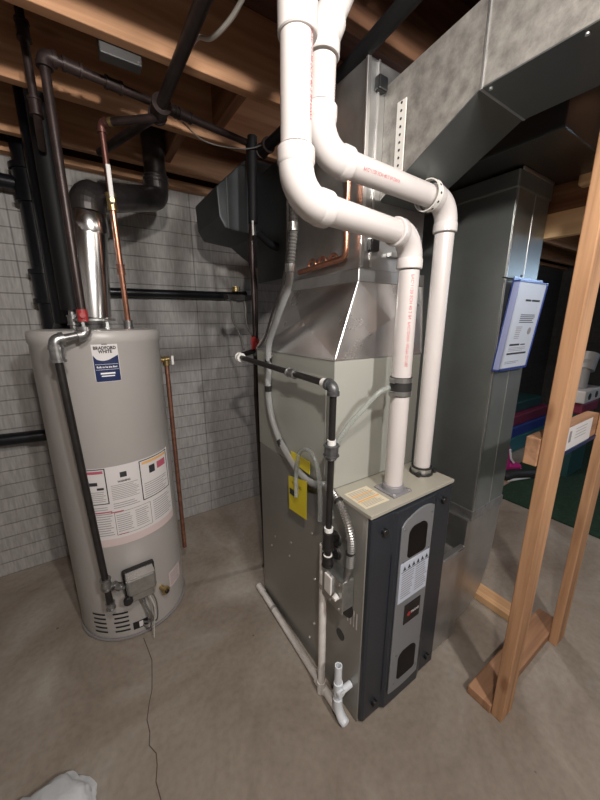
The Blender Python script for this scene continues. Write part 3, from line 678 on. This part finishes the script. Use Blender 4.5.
# vents A and B
def vent(label, pts, name_base, r=.0302, R=.062):
    v = thing('vent_pipe', label, 'vent pipe', pts[0]); n = len(pts)
    pts = [V(p) for p in pts]
    ends = [pts[0]]
    for i in range(1, n-1):
        d0 = (pts[i-1]-pts[i]).normalized(); d1 = (pts[i+1]-pts[i]).normalized(); th = d0.angle(d1); t = R/math.tan(th/2)
        ap = arc(pts[i], pts[i-1], pts[i+1], R, 10); b = B()
        sweep(b, [ap[0]+d0*.004]+ap+[ap[-1]+d1*.004], .0345, 32)
        for e, d in ((ap[0], d0), (ap[-1], d1)): sweep(b, [e-d*.004, e+d*.001, e+d*.024, e+d*.026], [.0345, .0368, .0368, .0350], 32)
        obj('elbow', b, 'white_fit', v, smooth=True)
        a = pts[i]+d0*(t+.03); ends += [a, pts[i]+d1*(t+.03)]
    ends.append(pts[-1])
    for i in range(0, len(ends), 2):
        if (ends[i+1]-ends[i]).length > .01: pipe(v, [ends[i], ends[i+1]], r, 'white_pvc', seg=36)
    return v
def redprint(parent, p0, p1, face, s, size=.010, r=.0302):
    p0, p1, face = V(p0), V(p1), V(face); d = (p1-p0).normalized(); f = (face-d*face.dot(d)).normalized(); w = d.cross(f)
    b = B()
    def fn(u, v):
        a = v/r; return p0+d*u+(f*math.cos(a)+w*math.sin(a))*(r+.0006)
    text(b, s, size, fn, align='LEFT'); return obj('printed_marking', b, 'red_ink', parent)
va = [(.828, .67, .862), (.828, .67, 1.665), (.392, .607, 1.665), (.400, .607, 2.44)]
VA = vent('left white vent pipe in front of the coil cabinet with rubber clamp', va, 'a')
vb_ = [(1.022, .70, .862), (1.028, .70, 1.795), (.505, .683, 1.80), (.512, .683, 2.02), (.66, .70, 2.30)]
VB = vent('right white vent pipe hung from the duct by a perforated strap', vb_, 'b')
for parent, p in ((VA, (.397, .607, 1.962)),):
    b = B(); p = V(p); sweep(b, [p-V((0,0,.032)), p-V((0,0,.03)), p+V((0,0,.03)), p+V((0,0,.032))], [.0345, .0365, .0365, .0345], 32); obj('coupling', b, 'white_fit', parent, smooth=True)
redprint(VA, (.828, .67, 1.56), (.828, .67, .9), (-.45, -.9, 0), 'PVC-1120 SCH 40 2 IN  PVC-DWV ASTM D1785', .013)
redprint(VA, (.3955, .607, 1.93), (.392, .607, 1.7), (.50, -.85, 0), 'PVC-1120 SCH 40 2 IN DWV', .011)
redprint(VB, (.62, .686, 1.80), (.9, .695, 1.80), (0, -.9, -.35), 'PVC-1120 SCH 40 2 IN DWV', .011)
# flange and clamps
b = B(); box(b, (.828-.045, .67-.045, ZF), (.828+.045, .67+.045, ZF+.006)); sweep(b, [(.828,.67,ZF+.005), (.828,.67,ZF+.022), (.828,.67,ZF+.026)], [.038,.036,.032], 32); fa = obj('base_flange', b, 'flange_grey', VA, bevel=.002)
for sx in (-1, 1):
    for sy in (-1, 1):
        b = B(); cyl(b, (.828+.037*sx, .67+.037*sy, ZF+.006), (.828+.037*sx, .67+.037*sy, ZF+.009), .005, 10); obj('screw', b, 'galv_bright', fa)
b = B(); cyl(b, (.828, .67, 1.198), (.828, .67, 1.258), .0345, 32); obj('rubber_coupling', b, 'rubber', VA, smooth=True)
for z in (1.207, 1.249):
    b = B(); cyl(b, (.828, .67, z-.007), (.828, .67, z+.007), .0358, 32); box(b, (.778, .655, z-.006), (.795, .672, z+.006)); obj('hose_clamp', b, 'alu', VA, smooth=True)
b = B(); cyl(b, (1.022, .70, ZF+.005), (1.022, .70, ZF+.026), .0365, 32); obj('hose_clamp', b, 'alu', VB, smooth=True)
b = B(); cyl(b, (1.022, .70, ZF), (1.022, .70, ZF+.007), .043, 32); sweep(b, [(1.022, .70, ZF+.024), (1.022,.70, ZF+.030)], .0375, 32); box(b, (.975, .675, ZF), (.99, .69, ZF+.014)); box(b, (1.055, .665, ZF), (1.07, .68, ZF+.014)); obj('rubber_collar', b, 'rubber', VB, smooth=True)
# strap
sp = thing('hanger_strap', 'white perforated plastic strap looped under the right vent pipe', 'strap', (.82, .735, 1.93))
b = B(); box(b, (.8185, .712, 1.80), (.8215, .744, 2.02)); sv = obj('strap_tail', b, 'strap', sp, bevel=.001)
ring = B(); RC = V((.925, .697, 1.796)); n = 36; r0, r1_ = .041, .044
for k in range(n-7):
    t0, t1 = [PI*.42+2*PI*(k+q)/n for q in (0, 1)]
    def pt(t, r, x): return (RC.x+x, RC.y+r*math.cos(t), RC.z+r*math.sin(t))
    for rr in (r0, r1_): ngon(ring, [pt(t0, rr, -.010), pt(t1, rr, -.010), pt(t1, rr, .010), pt(t0, rr, .010)])
    for xx in (-.010, .010): ngon(ring, [pt(t0, r0, xx), pt(t1, r0, xx), pt(t1, r1_, xx), pt(t0, r1_, xx)])
obj('strap_loop', ring, 'strap', sp, smooth=False)
b = B()
for i in range(12): cyl(b, (.8185, .728, 1.805+.019*i), (.8178, .728, 1.805+.019*i), .0036, 8)
obj('strap_holes', b, 'ink', sv); b = B()
for k in range(2, 28, 3):
    t = PI*.42+2*PI*k/n; cyl(b, (RC.x, RC.y+r1_*math.cos(t)*.99, RC.z+r1_*math.sin(t)*.99), (RC.x, RC.y+(r1_+.0007)*math.cos(t), RC.z+(r1_+.0007)*math.sin(t)), .0035, 8)
obj('strap_holes', b, 'ink', sp)

# return air side
rd = thing('return_duct', 'tall dark grey return air duct dropping beside the furnace to an elbow', 'duct', (1.46, .9, .05))
RX0, RX1, RY0, RY1 = 1.345, 1.61, .645, 1.22
b = B(); box(b, (RX0, RY0, .60), (RX1, RY1, 1.90)); obj('drop_section', b, 'galv_drop', rd, bevel=.003)
b = B(); box(b, (RX0+.004, RY0-.003, .60), (RX0+.008, RY0, 1.9)); box(b, (RX0+.14, RY0-.0015, .60), (RX0+.143, RY0, 1.9)); obj('drive_seam', b, 'galv_bright', rd)
b = B(); box(b, (RX0-.005, RY0-.005, 1.885), (RX1+.005, RY1, 1.945)); obj('top_collar', b, 'galv_drop', rd, bevel=.006)
b = B(); box(b, (RX0+.002, RY0-.012, 1.938), (RX1-.01, RY0-.006, 1.9495)); obj('drive_cleat', b, 'galv_bright', rd, bevel=.002)
b = B(); box(b, (RX0-.004, RY0-.004, .555), (RX1+.004, RY1+.004, .605)); obj('tape_band', b, 'tape', rd, bevel=.003)
# elbow: curved outer heel, flat cheeks
pl_ = [(RX1, .56), (RX1-.002, .45), (RX1-.012, .33), (RX1-.035, .22), (RX1-.075, .12), (RX1-.13, .055), (RX1-.20, .022), (1.30, .012), (1.10, .012), (1.10, .34), (1.25, .345), (1.315, .40), (RX0-.02, .56)]
b = B(); prism(b, pl_, 1, RY0+.002, RY1); obj('elbow', b, 'galv', rd, bevel=.002)
b = B(); box(b, (1.19, .47, 1.951), (1.655, 1.40, 2.15)); obj('trunk', b, 'trunk', rd, bevel=.004)
b = B(); box(b, (1.187, .468, 1.949), (1.193, 1.40, 1.956)); obj('trunk_seam', b, 'galv_dull', rd)
fr = thing('filter_rack', 'short galvanized filter rack box low between the furnace and return elbow', 'filter rack', (1.19, .62, 0))
b = B(); box(b, (1.088, .618, .005), (1.274, .642, .468)); obj('front_panel', b, 'galv', fr, bevel=.002)
b = B(); box(b, (1.088, .622, .466), (1.274, .642, .472)); obj('top_lip', b, 'galv_bright', fr)
b = B(); box(b, (1.105, .6155, .33), (1.109, .618, .334)); obj('screw', b, 'galv_bright', fr)
# papers in acrylic holder
nh = thing('document_holder', 'blue edged clear holder with printed furnace paper hung on the duct', 'document holder', (1.45, .628, 1.41))
NX0, NX1, NZ0, NZ1 = 1.328, 1.550, 1.245, 1.572
b = B(); box(b, (NX0-.006, .634, NZ0-.006), (NX1+.006, .638, NZ1+.012)); box(b, (NX0-.006, .612, NZ0-.006), (NX1+.006, .636, NZ0)); box(b, (NX1+.002, .612, NZ0), (NX1+.006, .636, NZ1)); box(b, (NX0-.006, .612, NZ1-.006), (NX1+.006, .634, NZ1)); obj('holder', b, 'acrylic', nh)
b = B(); box(b, (NX0, .615, NZ0+.002), (NX1, .628, NZ1-.006)); pp = obj('paper', b, 'paper_blue', nh)
b = B(); box(b, (NX0-.004, .613, NZ0), (NX0-.001, .636, NZ1)); obj('clear_edge', b, 'pale_blue', nh)
fp = planefn((-.025, .615, 0), (1,0,0), (0,0,1), (0,-1,0), .0008)
b = B(); rect(b, fp, 1.43, 1.475, 1.501, 1.508); rect(b, fp, 1.482, 1.55, 1.501, 1.508); lines(b, fp, 1.42, 1.56, 1.42, 1.455, 5, .4)
rect(b, fp, 1.39, 1.47, 1.335, 1.342); rect(b, fp, 1.48, 1.52, 1.336, 1.340); rect(b, fp, 1.385, 1.545, 1.300, 1.307); lines(b, fp, 1.385, 1.5, 1.262, 1.275, 2, .2); obj('lettering', b, 'ink', pp)
b = B(); lines(b, fp, 1.41, 1.46, 1.36, 1.41, 7, .35); lines(b, fp, 1.39, 1.53, 1.312, 1.33, 3, .3); cyl(b, (1.50, .6145, 1.39), (1.50, .614, 1.39), .014, 20); obj('small_print', b, 'grey_ink', pp)
b = B(); cyl(b, (1.30, .632, 1.583), (1.60, .632, 1.583), .0025, 8); cyl(b, (1.43, .628, 1.583), (1.43, .628, 1.60), .004, 8); obj('hanging_wire', b, 'ink', nh)

def lean(o):
    for ch in o.children:
        if ch.name.startswith('hanging_wire'): continue
        for v in ch.data.vertices: v.co.y -= max(0, v.co.z-1.24)*.095
        for g in ch.children:
            for v in g.data.vertices: v.co.y -= max(0, v.co.z-1.24)*.095
lean(nh)
# ------------------------------------------------------------------ electrics and condensate around the furnace
sb = thing('switch_box', 'metal electrical box with white switch on the furnace side', 'switch box', (.625, .70, .48))
b = B(); box(b, (.600, .655, .485), (.648, .765, .600)); obj('box_body', b, 'zinc', sb, bevel=.003)
b = B(); box(b, (.594, .650, .480), (.600, .770, .605)); fp_ = obj('face_plate', b, 'zinc', sb, bevel=.003)
b = B(); box(b, (.586, .702, .520), (.594, .738, .592)); obj('receptacle', b, 'lever', fp_, bevel=.003)
b = B(); cyl(b, (.594, .676, .54), (.580, .676, .535), .012, 12, .008); box(b, (.578, .668, .532), (.592, .684, .540)); obj('toggle', b, 'lever', fp_)
for y in (.665, .712):
    for z in (.495, .59):
        b = B(); cyl(b, (.594, y, z), (.591, y, z), .004, 8); obj('screw', b, 'galv_bright', fp_)
# flexible conduits
def corrug(path, r, amp, step):
    pts = []; rs = []; P = [V(p) for p in path]; acc = 0
    L = [0]
    for a, c in zip(P, P[1:]): L.append(L[-1]+(c-a).length)
    n = int(L[-1]/step)
    j = 0
    for i in range(n+1):
        s = L[-1]*i/n
        while j < len(L)-2 and L[j+1] < s: j += 1
        t = (s-L[j])/max(1e-9, L[j+1]-L[j]); pts.append(P[j].lerp(P[j+1], t)); rs.append(r+(amp if i % 2 else -amp))
    return pts, rs
cd = thing('metal_conduit', 'silver ribbed metal conduit curving down into the switch box', 'conduit', (.63, .66, .62))
p_, r_ = corrug(spline([(.628, .790, .885), (.622, .745, .878), (.620, .700, .850), (.622, .665, .80), (.624, .650, .74), (.624, .652, .66)]), .0125, .0012, .004)
b = B(); sweep(b, p_, r_, 16); obj('conduit_body', b, 'alu', cd, smooth=False)
b = B(); cyl(b, (.624, .652, .66), (.624, .668, .60), .013, 16); obj('connector', b, 'galv_fit', cd, smooth=True)
for p, d in (((.621, .715, .864), (0, .8, .3)), ((.6235, .652, .71), (0, 0, 1))):
    b = B(); p = V(p); d = V(d).normalized(); sweep(b, [p-d*.004, p+d*.004], .0155, 16); obj('tie_band', b, 'rubber', cd)
cg = thing('liquid_tight_conduit', 'long grey flexible conduit running down the coil cabinet side', 'conduit', (.63, 1.2, 1.1))
p_ = spline([(.628, .790, .885), (.63, .87, .855), (.632, .945, .855), (.633, 1.04, .895), (.634, 1.13, .96), (.634, 1.19, 1.05), (.633, 1.205, 1.15), (.63, 1.19, 1.25), (.615, 1.155, 1.34), (.60, 1.06, 1.44), (.60, .98, 1.54), (.60, .965, 1.60)])
b = B(); sweep(b, p_, .0128, 14); obj('conduit_body', b, 'conduit', cg, smooth=True)
p2, r2 = corrug([(.60, .965, 1.60), (.603, .95, 1.70), (.605, .948, 1.80), (.607, .95, 2.0), (.62, .98, 2.40)], .0135, .0012, .005)
b = B(); sweep(b, p2, r2, 14); obj('corrugated_length', b, 'cable', cg)
for p, d in (((.60, .965, 1.60), (0,0,1)), ((.603, .95, 1.72), (0,0,1)), ((.633, 1.205, 1.15), (0,0,1)), ((.6335, 1.105, .935), (0,.7,.6)), ((.628, 1.185, 1.275), (0,-.3,1))):
    b = B(); p = V(p); d = V(d).normalized(); sweep(b, [p-d*.012, p+d*.012], .0165 if p.z > 1.5 else .0145, 16); obj('conduit_clip' if p.z > 1.5 else 'tie_band', b, 'alu' if p.z > 1.5 else 'rubber', cg)
# dark cable beside conduit
b = B(); sweep(b, spline([(.66, 1.36, 1.30), (.63, 1.22, 1.36), (.615, 1.12, 1.46), (.613, 1.02, 1.60), (.613, 1.0, 1.8), (.62, 1.02, 2.3)]), .005, 8); tag(obj('thermostat_cable', b, 'cable', None, smooth=True), 'thin dark cable running up alongside the grey corrugated conduit', 'cable')
# clear vinyl hoses
b = B(); sweep(b, spline([(.778, .672, 1.228), (.742, .68, 1.215), (.70, .70, 1.165), (.665, .735, 1.10), (.640, .765, 1.02), (.630, .775, .93), (.632, .78, .84), (.648, .775, .76)]), .0085, 10); tag(obj('vinyl_hose', b, 'clear', None, smooth=True), 'clear vinyl hose curving from the vent clamp across the coil cabinet corner', 'hose')
b = B(); sweep(b, spline([(.60, .935, .78), (.60, .935, .88), (.60, .915, .96), (.60, .87, .995), (.60, .825, .985), (.60, .795, .93), (.60, .785, .84), (.60, .785, .76)]), .0085, 10); tag(obj('vinyl_hose', b, 'clear', None, smooth=True), 'clear vinyl hose looped beside the yellow tag', 'hose')
# yellow tag
yt = thing('warning_tag', 'yellow paper tag hanging from the grey conduit on the furnace side', 'tag', (.622, .95, .78))
b = B(); prism(b, [(1.013, .83), (.885, .86), (.887, .70), (1.010, .685)], 0, .6135, .615); tg = obj('lower_sheet', b, 'yellow', yt)
b = B(); prism(b, [(1.03, .925), (.90, .925), (.90, .875), (1.03, .88)], 0, .636, .638); obj('upper_sheet', b, 'yellow', yt)
b = B(); fy = planefn((.6125, 0, 0), (0,-1,0), (0,0,1), (-1,0,0), .002); rect(b, fy, -1.00, -.965, .76, .785); text(b, 'WARNING', .016, lambda u, v: fy(-.95+u, .815+v), xs=.9); obj('lettering', b, 'ink', tg)
b = B(); ngon(b, [(.645, .93, .79), (.645, .80, .83), (.645, .80, .70), (.645, .93, .70)]); tag(obj('instruction_sleeve', b, 'flange_grey'), 'grey translucent plastic sleeve taped to the furnace behind the yellow tag', 'document sleeve')
# condensate
cp = thing('condensate_drain', 'white plastic condensate pipe along the floor with open standpipe', 'drain pipe', (.61, .9, 0))
rr = .0148; fz = .0165
c_end = V((.628, 1.335, fz)); c_cor = V((.612, .675, fz))
pipe(cp, [c_end, c_cor], rr, 'pvc_small'); b = B(); sweep(b, [c_end+V((0,.03,.0)), c_end, c_end-V((0,.02,0))], .0165, 20); obj('elbow', b, 'pvc_small', cp, smooth=True)
fitting(cp, c_end.lerp(c_cor, .22), (0,1,0), .014, .0162, 'conduit', 'pipe_strap', bead=False)
b = B(); hollow(b, (.605, .767, fz), (.605, .767, .675), .0142, .010, 20); obj('standpipe', b, 'pvc_small', cp, smooth=True)
b = B(); cyl(b, (.605, .767, .50), (.605, .767, .52), .0162); obj('hose_clamp', b, 'alu', cp, smooth=True)
b = B(); cyl(b, (.605, .767, .003), (.605, .767, .055), .0168); cyl(b, (.612, .805, fz), (.612, .745, fz), .0162); obj('tee', b, 'pvc_small', cp, smooth=True)
tr_ = thing('condensate_trap', 'bluish white plastic trap with open top at the furnace front corner', 'drain trap', (.607, .67, 0))
b = B(); hollow(b, (.600, .664, .10), (.600, .664, .25), .0133, .009, 20); obj('standpipe', b, 'pvc_blue', tr_, smooth=True)
b = B(); cyl(b, (.600, .662, .125), (.600, .662, .175), .0165); cyl(b, (.600, .662, .05), (.600, .662, .095), .0165); obj('coupling', b, 'pvc_blue', tr_, smooth=True)
b = B(); cyl(b, (.60, .662, .145), (.60, .640, .145), .016); cyl(b, (.60,.650,.145),(.648,.650,.145), .012); obj('inlet_elbow', b, 'pvc_blue', tr_, smooth=True)
b = B(); sweep(b, spline([(.600, .662, .10), (.600, .657, .06), (.602, .640, .03), (.606, .625, .022)]), .0165, 20); sweep(b, spline([(.606, .625, .022), (.609, .65, .021), (.612, .672, .019)]), .0165, 20); obj('u_bend', b, 'pvc_blue', tr_, smooth=True)

# lineset copper and hoses at left of plenum
ls = thing('refrigerant_line', 'bright copper refrigerant pipe seen behind the left vent pipe', 'copper pipe', (.72, .84, 1.6))
pipe(ls, filleted([(.725, .835, 1.87), (.725, .835, 1.625), (.725, 1.10, 1.610)], .02), .0095, 'copper_bright')
for y in (.90, .96, 1.02): 
    b = B(); sweep(b, [(.728, y+.02*math.cos(t*PI/10), 1.625+.018*math.sin(t*PI/10)) for t in range(-2, 13)], .006, 10); obj('return_bend', b, 'copper_bright', ls, smooth=True)
bh = thing('refrigerant_line', 'black insulated line dropping beside the gas riser near the wall', 'pipe', (.74, 1.47, 1.7))
pipe(bh, [(.722, 1.462, 2.2), (.712, 1.462, 1.86)], .021, 'foam', 'insulation_sleeve'); pipe(bh, [(.712, 1.462, 1.87), (.722, 1.53, 1.75), (.755, 1.55, 1.6), (.742, 1.55, 1.05), (.742, 1.51, .30), (.742, 1.50, .0)], .014, 'iron_brown')
b = B(); p = V((.705, 1.462, 1.845)); ob2(b, p+V((-.004,-.020,-.01)), .006, .006, .06, 8); obj('cable_tie', b, 'strap', bh)
b = B(); sweep(b, spline([(.74, 1.46, 1.82), (.80, 1.40, 1.76), (.95, 1.33, 1.745), (1.1, 1.33, 1.75)]), .018, 16); tag(obj('insulated_hose', b, 'foam', None, smooth=True), 'black insulated hose bending behind the plenum under the dark duct', 'hose')
for l, pts in (('outer wavy grey cable dropping to the gas pipe end', [(.650, 1.62, 1.535), (.648, 1.60, 1.50), (.650, 1.60, 1.436), (.675, 1.58, 1.36), (.668, 1.52, 1.29)]), ('inner wavy grey cable dropping beside the gas riser', [(.725, 1.62, 1.535), (.722, 1.60, 1.50), (.724, 1.60, 1.42), (.750, 1.58, 1.34), (.745, 1.56, 1.28)])):
    b = B(); sweep(b, spline(pts), .006, 10); tag(obj('flexible_cable', b, 'cable', None, smooth=True), l, 'cable')
b = B(); box(b, (.63, 1.60, 1.535), (.76, 1.66, 1.56)); tag(obj('cable_bracket', b, 'iron', None), 'dark bracket holding the two wavy cables beside the wall pipe', 'bracket')
b = B(); box(b, (.15, 1.268, 2.185), (.262, 1.31, 2.24)); jb = tag(obj('junction_box', b, 'jbox', None, bevel=.003), 'flat grey metal box hanging below the front ceiling joist', 'junction box')
for x, z in ((.157, 2.232), (.252, 2.193)):
    b = B(); cyl(b, (x, 1.268, z), (x, 1.266, z), .003, 8); obj('screw', b, 'galv_bright', jb)
b = B(); sweep(b, spline([(.415, .80, 2.165), (.405, .90, 2.145), (.385, 1.0, 2.15), (.372, 1.08, 2.19), (.37, 1.2, 2.205)]), .006, 8); tag(obj('white_cable', b, 'cable_white', None, smooth=True), 'pale cable curving beside the thick dark ceiling pipe', 'cable')
b = B(); sweep(b, spline([(.80, 1.30, 2.19), (.72, 1.42, 2.145), (.62, 1.50, 2.15), (.52, 1.52, 2.16), (.44, 1.50, 2.19)]), .0025, 8); tag(obj('thin_wire', b, 'cable', None, smooth=True), 'thin grey wire drooping below the middle joist', 'wire')

# ------------------------------------------------------------------ stud framing
def lumber(lo, hi, m, label, cat='stud', name='wall_stud', bev=.003):
    b = B(); box(b, lo, hi); return tag(obj(name, b, m, None, bevel=bev), label, cat)
s1 = lumber((1.089, .319, 0), (1.170, .3565, 2.205), 'stud', 'nearest upright wooden stud in front of the return duct', 'stud')
lumber((1.597, .325, 0), (1.686, .3565, 2.205), 'stud', 'farther upright wooden stud at the right edge', 'stud')
lumber((1.083, .3575, .001), (1.72, .446, .039), 'plate_x', 'wooden bottom plate on the floor between the two studs', 'floor plate', 'bottom_plate')
lumber((1.55, .447, .001), (1.638, 1.95, .039), 'plate_y', 'wooden bottom plate running back past the return duct', 'floor plate', 'bottom_plate')
bl = lumber((1.085, .3575, 1.002), (1.60, .395, 1.090), 'plate_x', 'horizontal wooden block nailed behind the studs carrying a white label', 'wood block', 'stud_blocking')
b = B(); box(b, (1.28, .3562, 1.003), (1.53, .3575, 1.084)); lbw = obj('lumber_label', b, 'paper', bl)
fw = planefn((0, .3562, 0), (1,0,0), (0,0,1), (0,-1,0), .0008)
b = B(); rect(b, fw, 1.315, 1.335, 1.03, 1.07); lines(b, fw, 1.37, 1.48, 1.03, 1.075, 4, .2); obj('small_print', b, 'grey_ink', lbw)
b = B(); box(b, (1.27, .353, .990), (1.60, .390, 1.002)); obj('blue_edge', b, 'darkblue', bl)
lumber((1.615, .37, 1.752), (1.653, 1.9, 1.843), 'beam_pale', 'pale horizontal beam between the return duct and the nearest stud', 'beam', 'header_beam')
lumber((1.652, .37, 1.8435), (1.690, 1.9, 1.985), 'joist_y', 'dark brown board above the pale beam beside the return duct', 'beam', 'header_board')
lumber((1.61, .47, 1.915), (1.659, .565, 2.02), 'beam_pale', 'pale wooden block with cut end above the dark board', 'wood block', 'wood_block', .010)

# ------------------------------------------------------------------ play area beyond
b = B(); prism(b, [(2.72, 1.20), (3.6, 1.32), (6.3, 1.32), (6.3, -1.4), (2.74, -1.4)], 2, .001, .012); tag(obj('turf_rug', b, 'turf'), 'dark green turf rug on the floor beyond the studs', 'rug')
def slab(x0, y0, z0, x1, y1, z1, m, l):
    b = B(); box(b, (x0, y0, z0), (x1, y1, z1)); tag(obj('folding_mat', b, m, None, bevel=.012), l, 'mat', 'stack of folding mats')
slab(3.70, 1.50, .0, 5.0, 2.2, .18, 'mat_teal', 'teal mat at the bottom of the stack')
slab(3.58, 1.50, .182, 4.9, 2.2, .30, 'mat_blue', 'blue mat above the teal bottom one')
slab(3.50, 1.52, .302, 4.7, 2.2, .42, 'mat_maroon', 'maroon mat above the blue one')
slab(3.55, 1.58, .422, 4.6, 2.2, .54, 'mat_dark', 'dark green mat on top of the stack')
bt = thing('boot', 'bright pink boot with white stripe on the rug edge', 'boot', (3.30, 1.36, .012))
b = B(); sweep(b, [(3.300, 1.360, .02), (3.300, 1.360, .08), (3.290, 1.365, .16), (3.280, 1.370, .24)], [.06, .058, .05, .056], 20); sweep(b, [(3.300, 1.360, .045), (3.360, 1.310, .04), (3.420, 1.260, .035)], [.05, .045, .03], 16); obj('upper', b, 'magenta', bt, smooth=True)
b = B(); sweep(b, [(3.300, 1.360, .012), (3.360, 1.310, .012), (3.435, 1.250, .012)], [.010, .010, .008], 8); obj('sole', b, 'white_ink', bt)
b = B(); sweep(b, [(3.280, 1.308, .23), (3.300, 1.300, .14), (3.330, 1.280, .09)], .010, 8); obj('stripe', b, 'white_ink', bt, smooth=True)
sh = thing('shoe', 'black and white shoe lying on the floor by the rug', 'shoe', (3.2, 1.2, .012))
b = B(); sweep(b, spline([(3.02, 1.22, .05), (3.10, 1.20, .065), (3.2, 1.16, .06), (3.32, 1.12, .045), (3.38, 1.10, .035)], 5), [.03]+[.045]*19+[.02], 14); obj('upper', b, 'rubber', sh, smooth=True)
b = B(); sweep(b, spline([(3.03, 1.19, .03), (3.15, 1.15, .03), (3.28, 1.11, .028), (3.36, 1.09, .028)], 5), .014, 8); obj('sole', b, 'white_ink', sh, smooth=True)
b = B(); box(b, (2.80, 1.17, .013), (3.10, 1.29, .022)); tag(obj('cardboard_piece', b, 'card', None, bevel=.002), 'small brown patterned card lying on the rug corner', 'card')
ty = thing('toy_box', 'pale plastic toy with two round holes beyond the far stud', 'toy', (3.7, .9, .012))
b = B(); box(b, (3.52, .90, .73), (3.95, 1.12, .84)); obj('panel', b, 'lever', ty, bevel=.01)
b = B()
for x in (3.63, 3.80): cyl(b, (x, .90, .785), (x, .896, .785), .03, 16)
obj('round_hole', b, 'ink', ty)
b = B(); box(b, (3.56, .91, .62), (3.98, 1.12, .73)); obj('seat_cushion', b, 'mat_maroon', ty, bevel=.02)
b = B(); box(b, (3.58, .93, .012), (3.96, 1.10, .62)); obj('base', b, 'mat_dark', ty)
b = B(); cyl(b, (3.70, 1.0, .84), (3.72, 1.0, 1.10), .05, 14); cyl(b, (3.72, 1.0, 1.0), (3.78, 1.0, 1.14), .075, 14); obj('column', b, 'conduit', ty, smooth=True)
b = B(); sweep(b, spline([(4.05, 2.24, 1.9), (4.0, 2.24, 1.2), (3.72, 2.24, .90), (3.62, 2.235, .60), (3.7, 2.23, .45)]), .008, 8); tag(obj('power_cord', b, 'rubber', None, smooth=True), 'black cord hanging down the dark wall behind the document holder', 'cord')

# crumpled white cloth at the lower left edge
b = B(); bmesh.ops.create_icosphere(b, subdivisions=4, radius=1)
from mathutils import noise as NZ
for v in b.verts:
    d = v.co.normalized(); k = 1+.30*NZ.noise(d*1.7+V((3.1, 0, 0)))+.22*abs(NZ.noise(d*3.3))+.07*NZ.noise(d*8)
    v.co = V((-.27+d.x*k*.115, .905+d.y*k*.105, max(.002, .02+d.z*k*.045)))
tag(obj('crumpled_cloth', b, 'cloth', None, smooth=True), 'crumpled white cloth lying on the concrete at the lower left', 'cloth')

# ------------------------------------------------------------------ lights
def point(name, loc, power, col, rad):
    l = bpy.data.lights.new(name, 'POINT'); l.energy = power; l.color = col; l.shadow_soft_size = rad
    o = bpy.data.objects.new(name, l); o.location = loc; C.objects.link(o); return o
point('bulb_light', (.06, -.12, 2.10), 36, (1, .93, .86), .035)
point('far_bulb_light', (2.25, 1.25, 2.12), 20, (1, .95, .92), .04)
point('rear_fill_light', (.45, -.9, 2.10), 68, (1, .96, .92), .06)  # unseen fill light added behind the viewer, placed to suit the tank's wall shadow
w = bpy.data.worlds.new('world'); bpy.context.scene.world = w; w.use_nodes = True
w.node_tree.nodes['Background'].inputs['Color'].default_value = (.6, .7, 1, 1); w.node_tree.nodes['Background'].inputs['Strength'].default_value = .05

# ------------------------------------------------------------------ camera
cam = bpy.data.cameras.new('camera'); co = bpy.data.objects.new('camera', cam); C.objects.link(co)
cam.sensor_fit = 'VERTICAL'; cam.sensor_height = 24; cam.lens = 323.25/800*24; cam.clip_start = .02
pitch, roll, yaw = .23964, -.00156, .58387
fw_ = V((math.sin(yaw)*math.cos(pitch), math.cos(yaw)*math.cos(pitch), -math.sin(pitch))); rt = V((math.cos(yaw), -math.sin(yaw), 0)); up = rt.cross(fw_)
r = rt*math.cos(roll)+up*math.sin(roll); u = -rt*math.sin(roll)+up*math.cos(roll)
co.matrix_world = Matrix(((r.x, u.x, -fw_.x, 0), (r.y, u.y, -fw_.y, 0), (r.z, u.z, -fw_.z, 1.43), (0, 0, 0, 1)))
bpy.context.scene.camera = co
for o in list(bpy.data.objects):
    if '_e' in o: del o['_e']
s = bpy.context.scene
s.view_settings.view_transform = 'Standard'; s.view_settings.look = 'None'; s.view_settings.exposure = 0.62; s.view_settings.gamma = 1
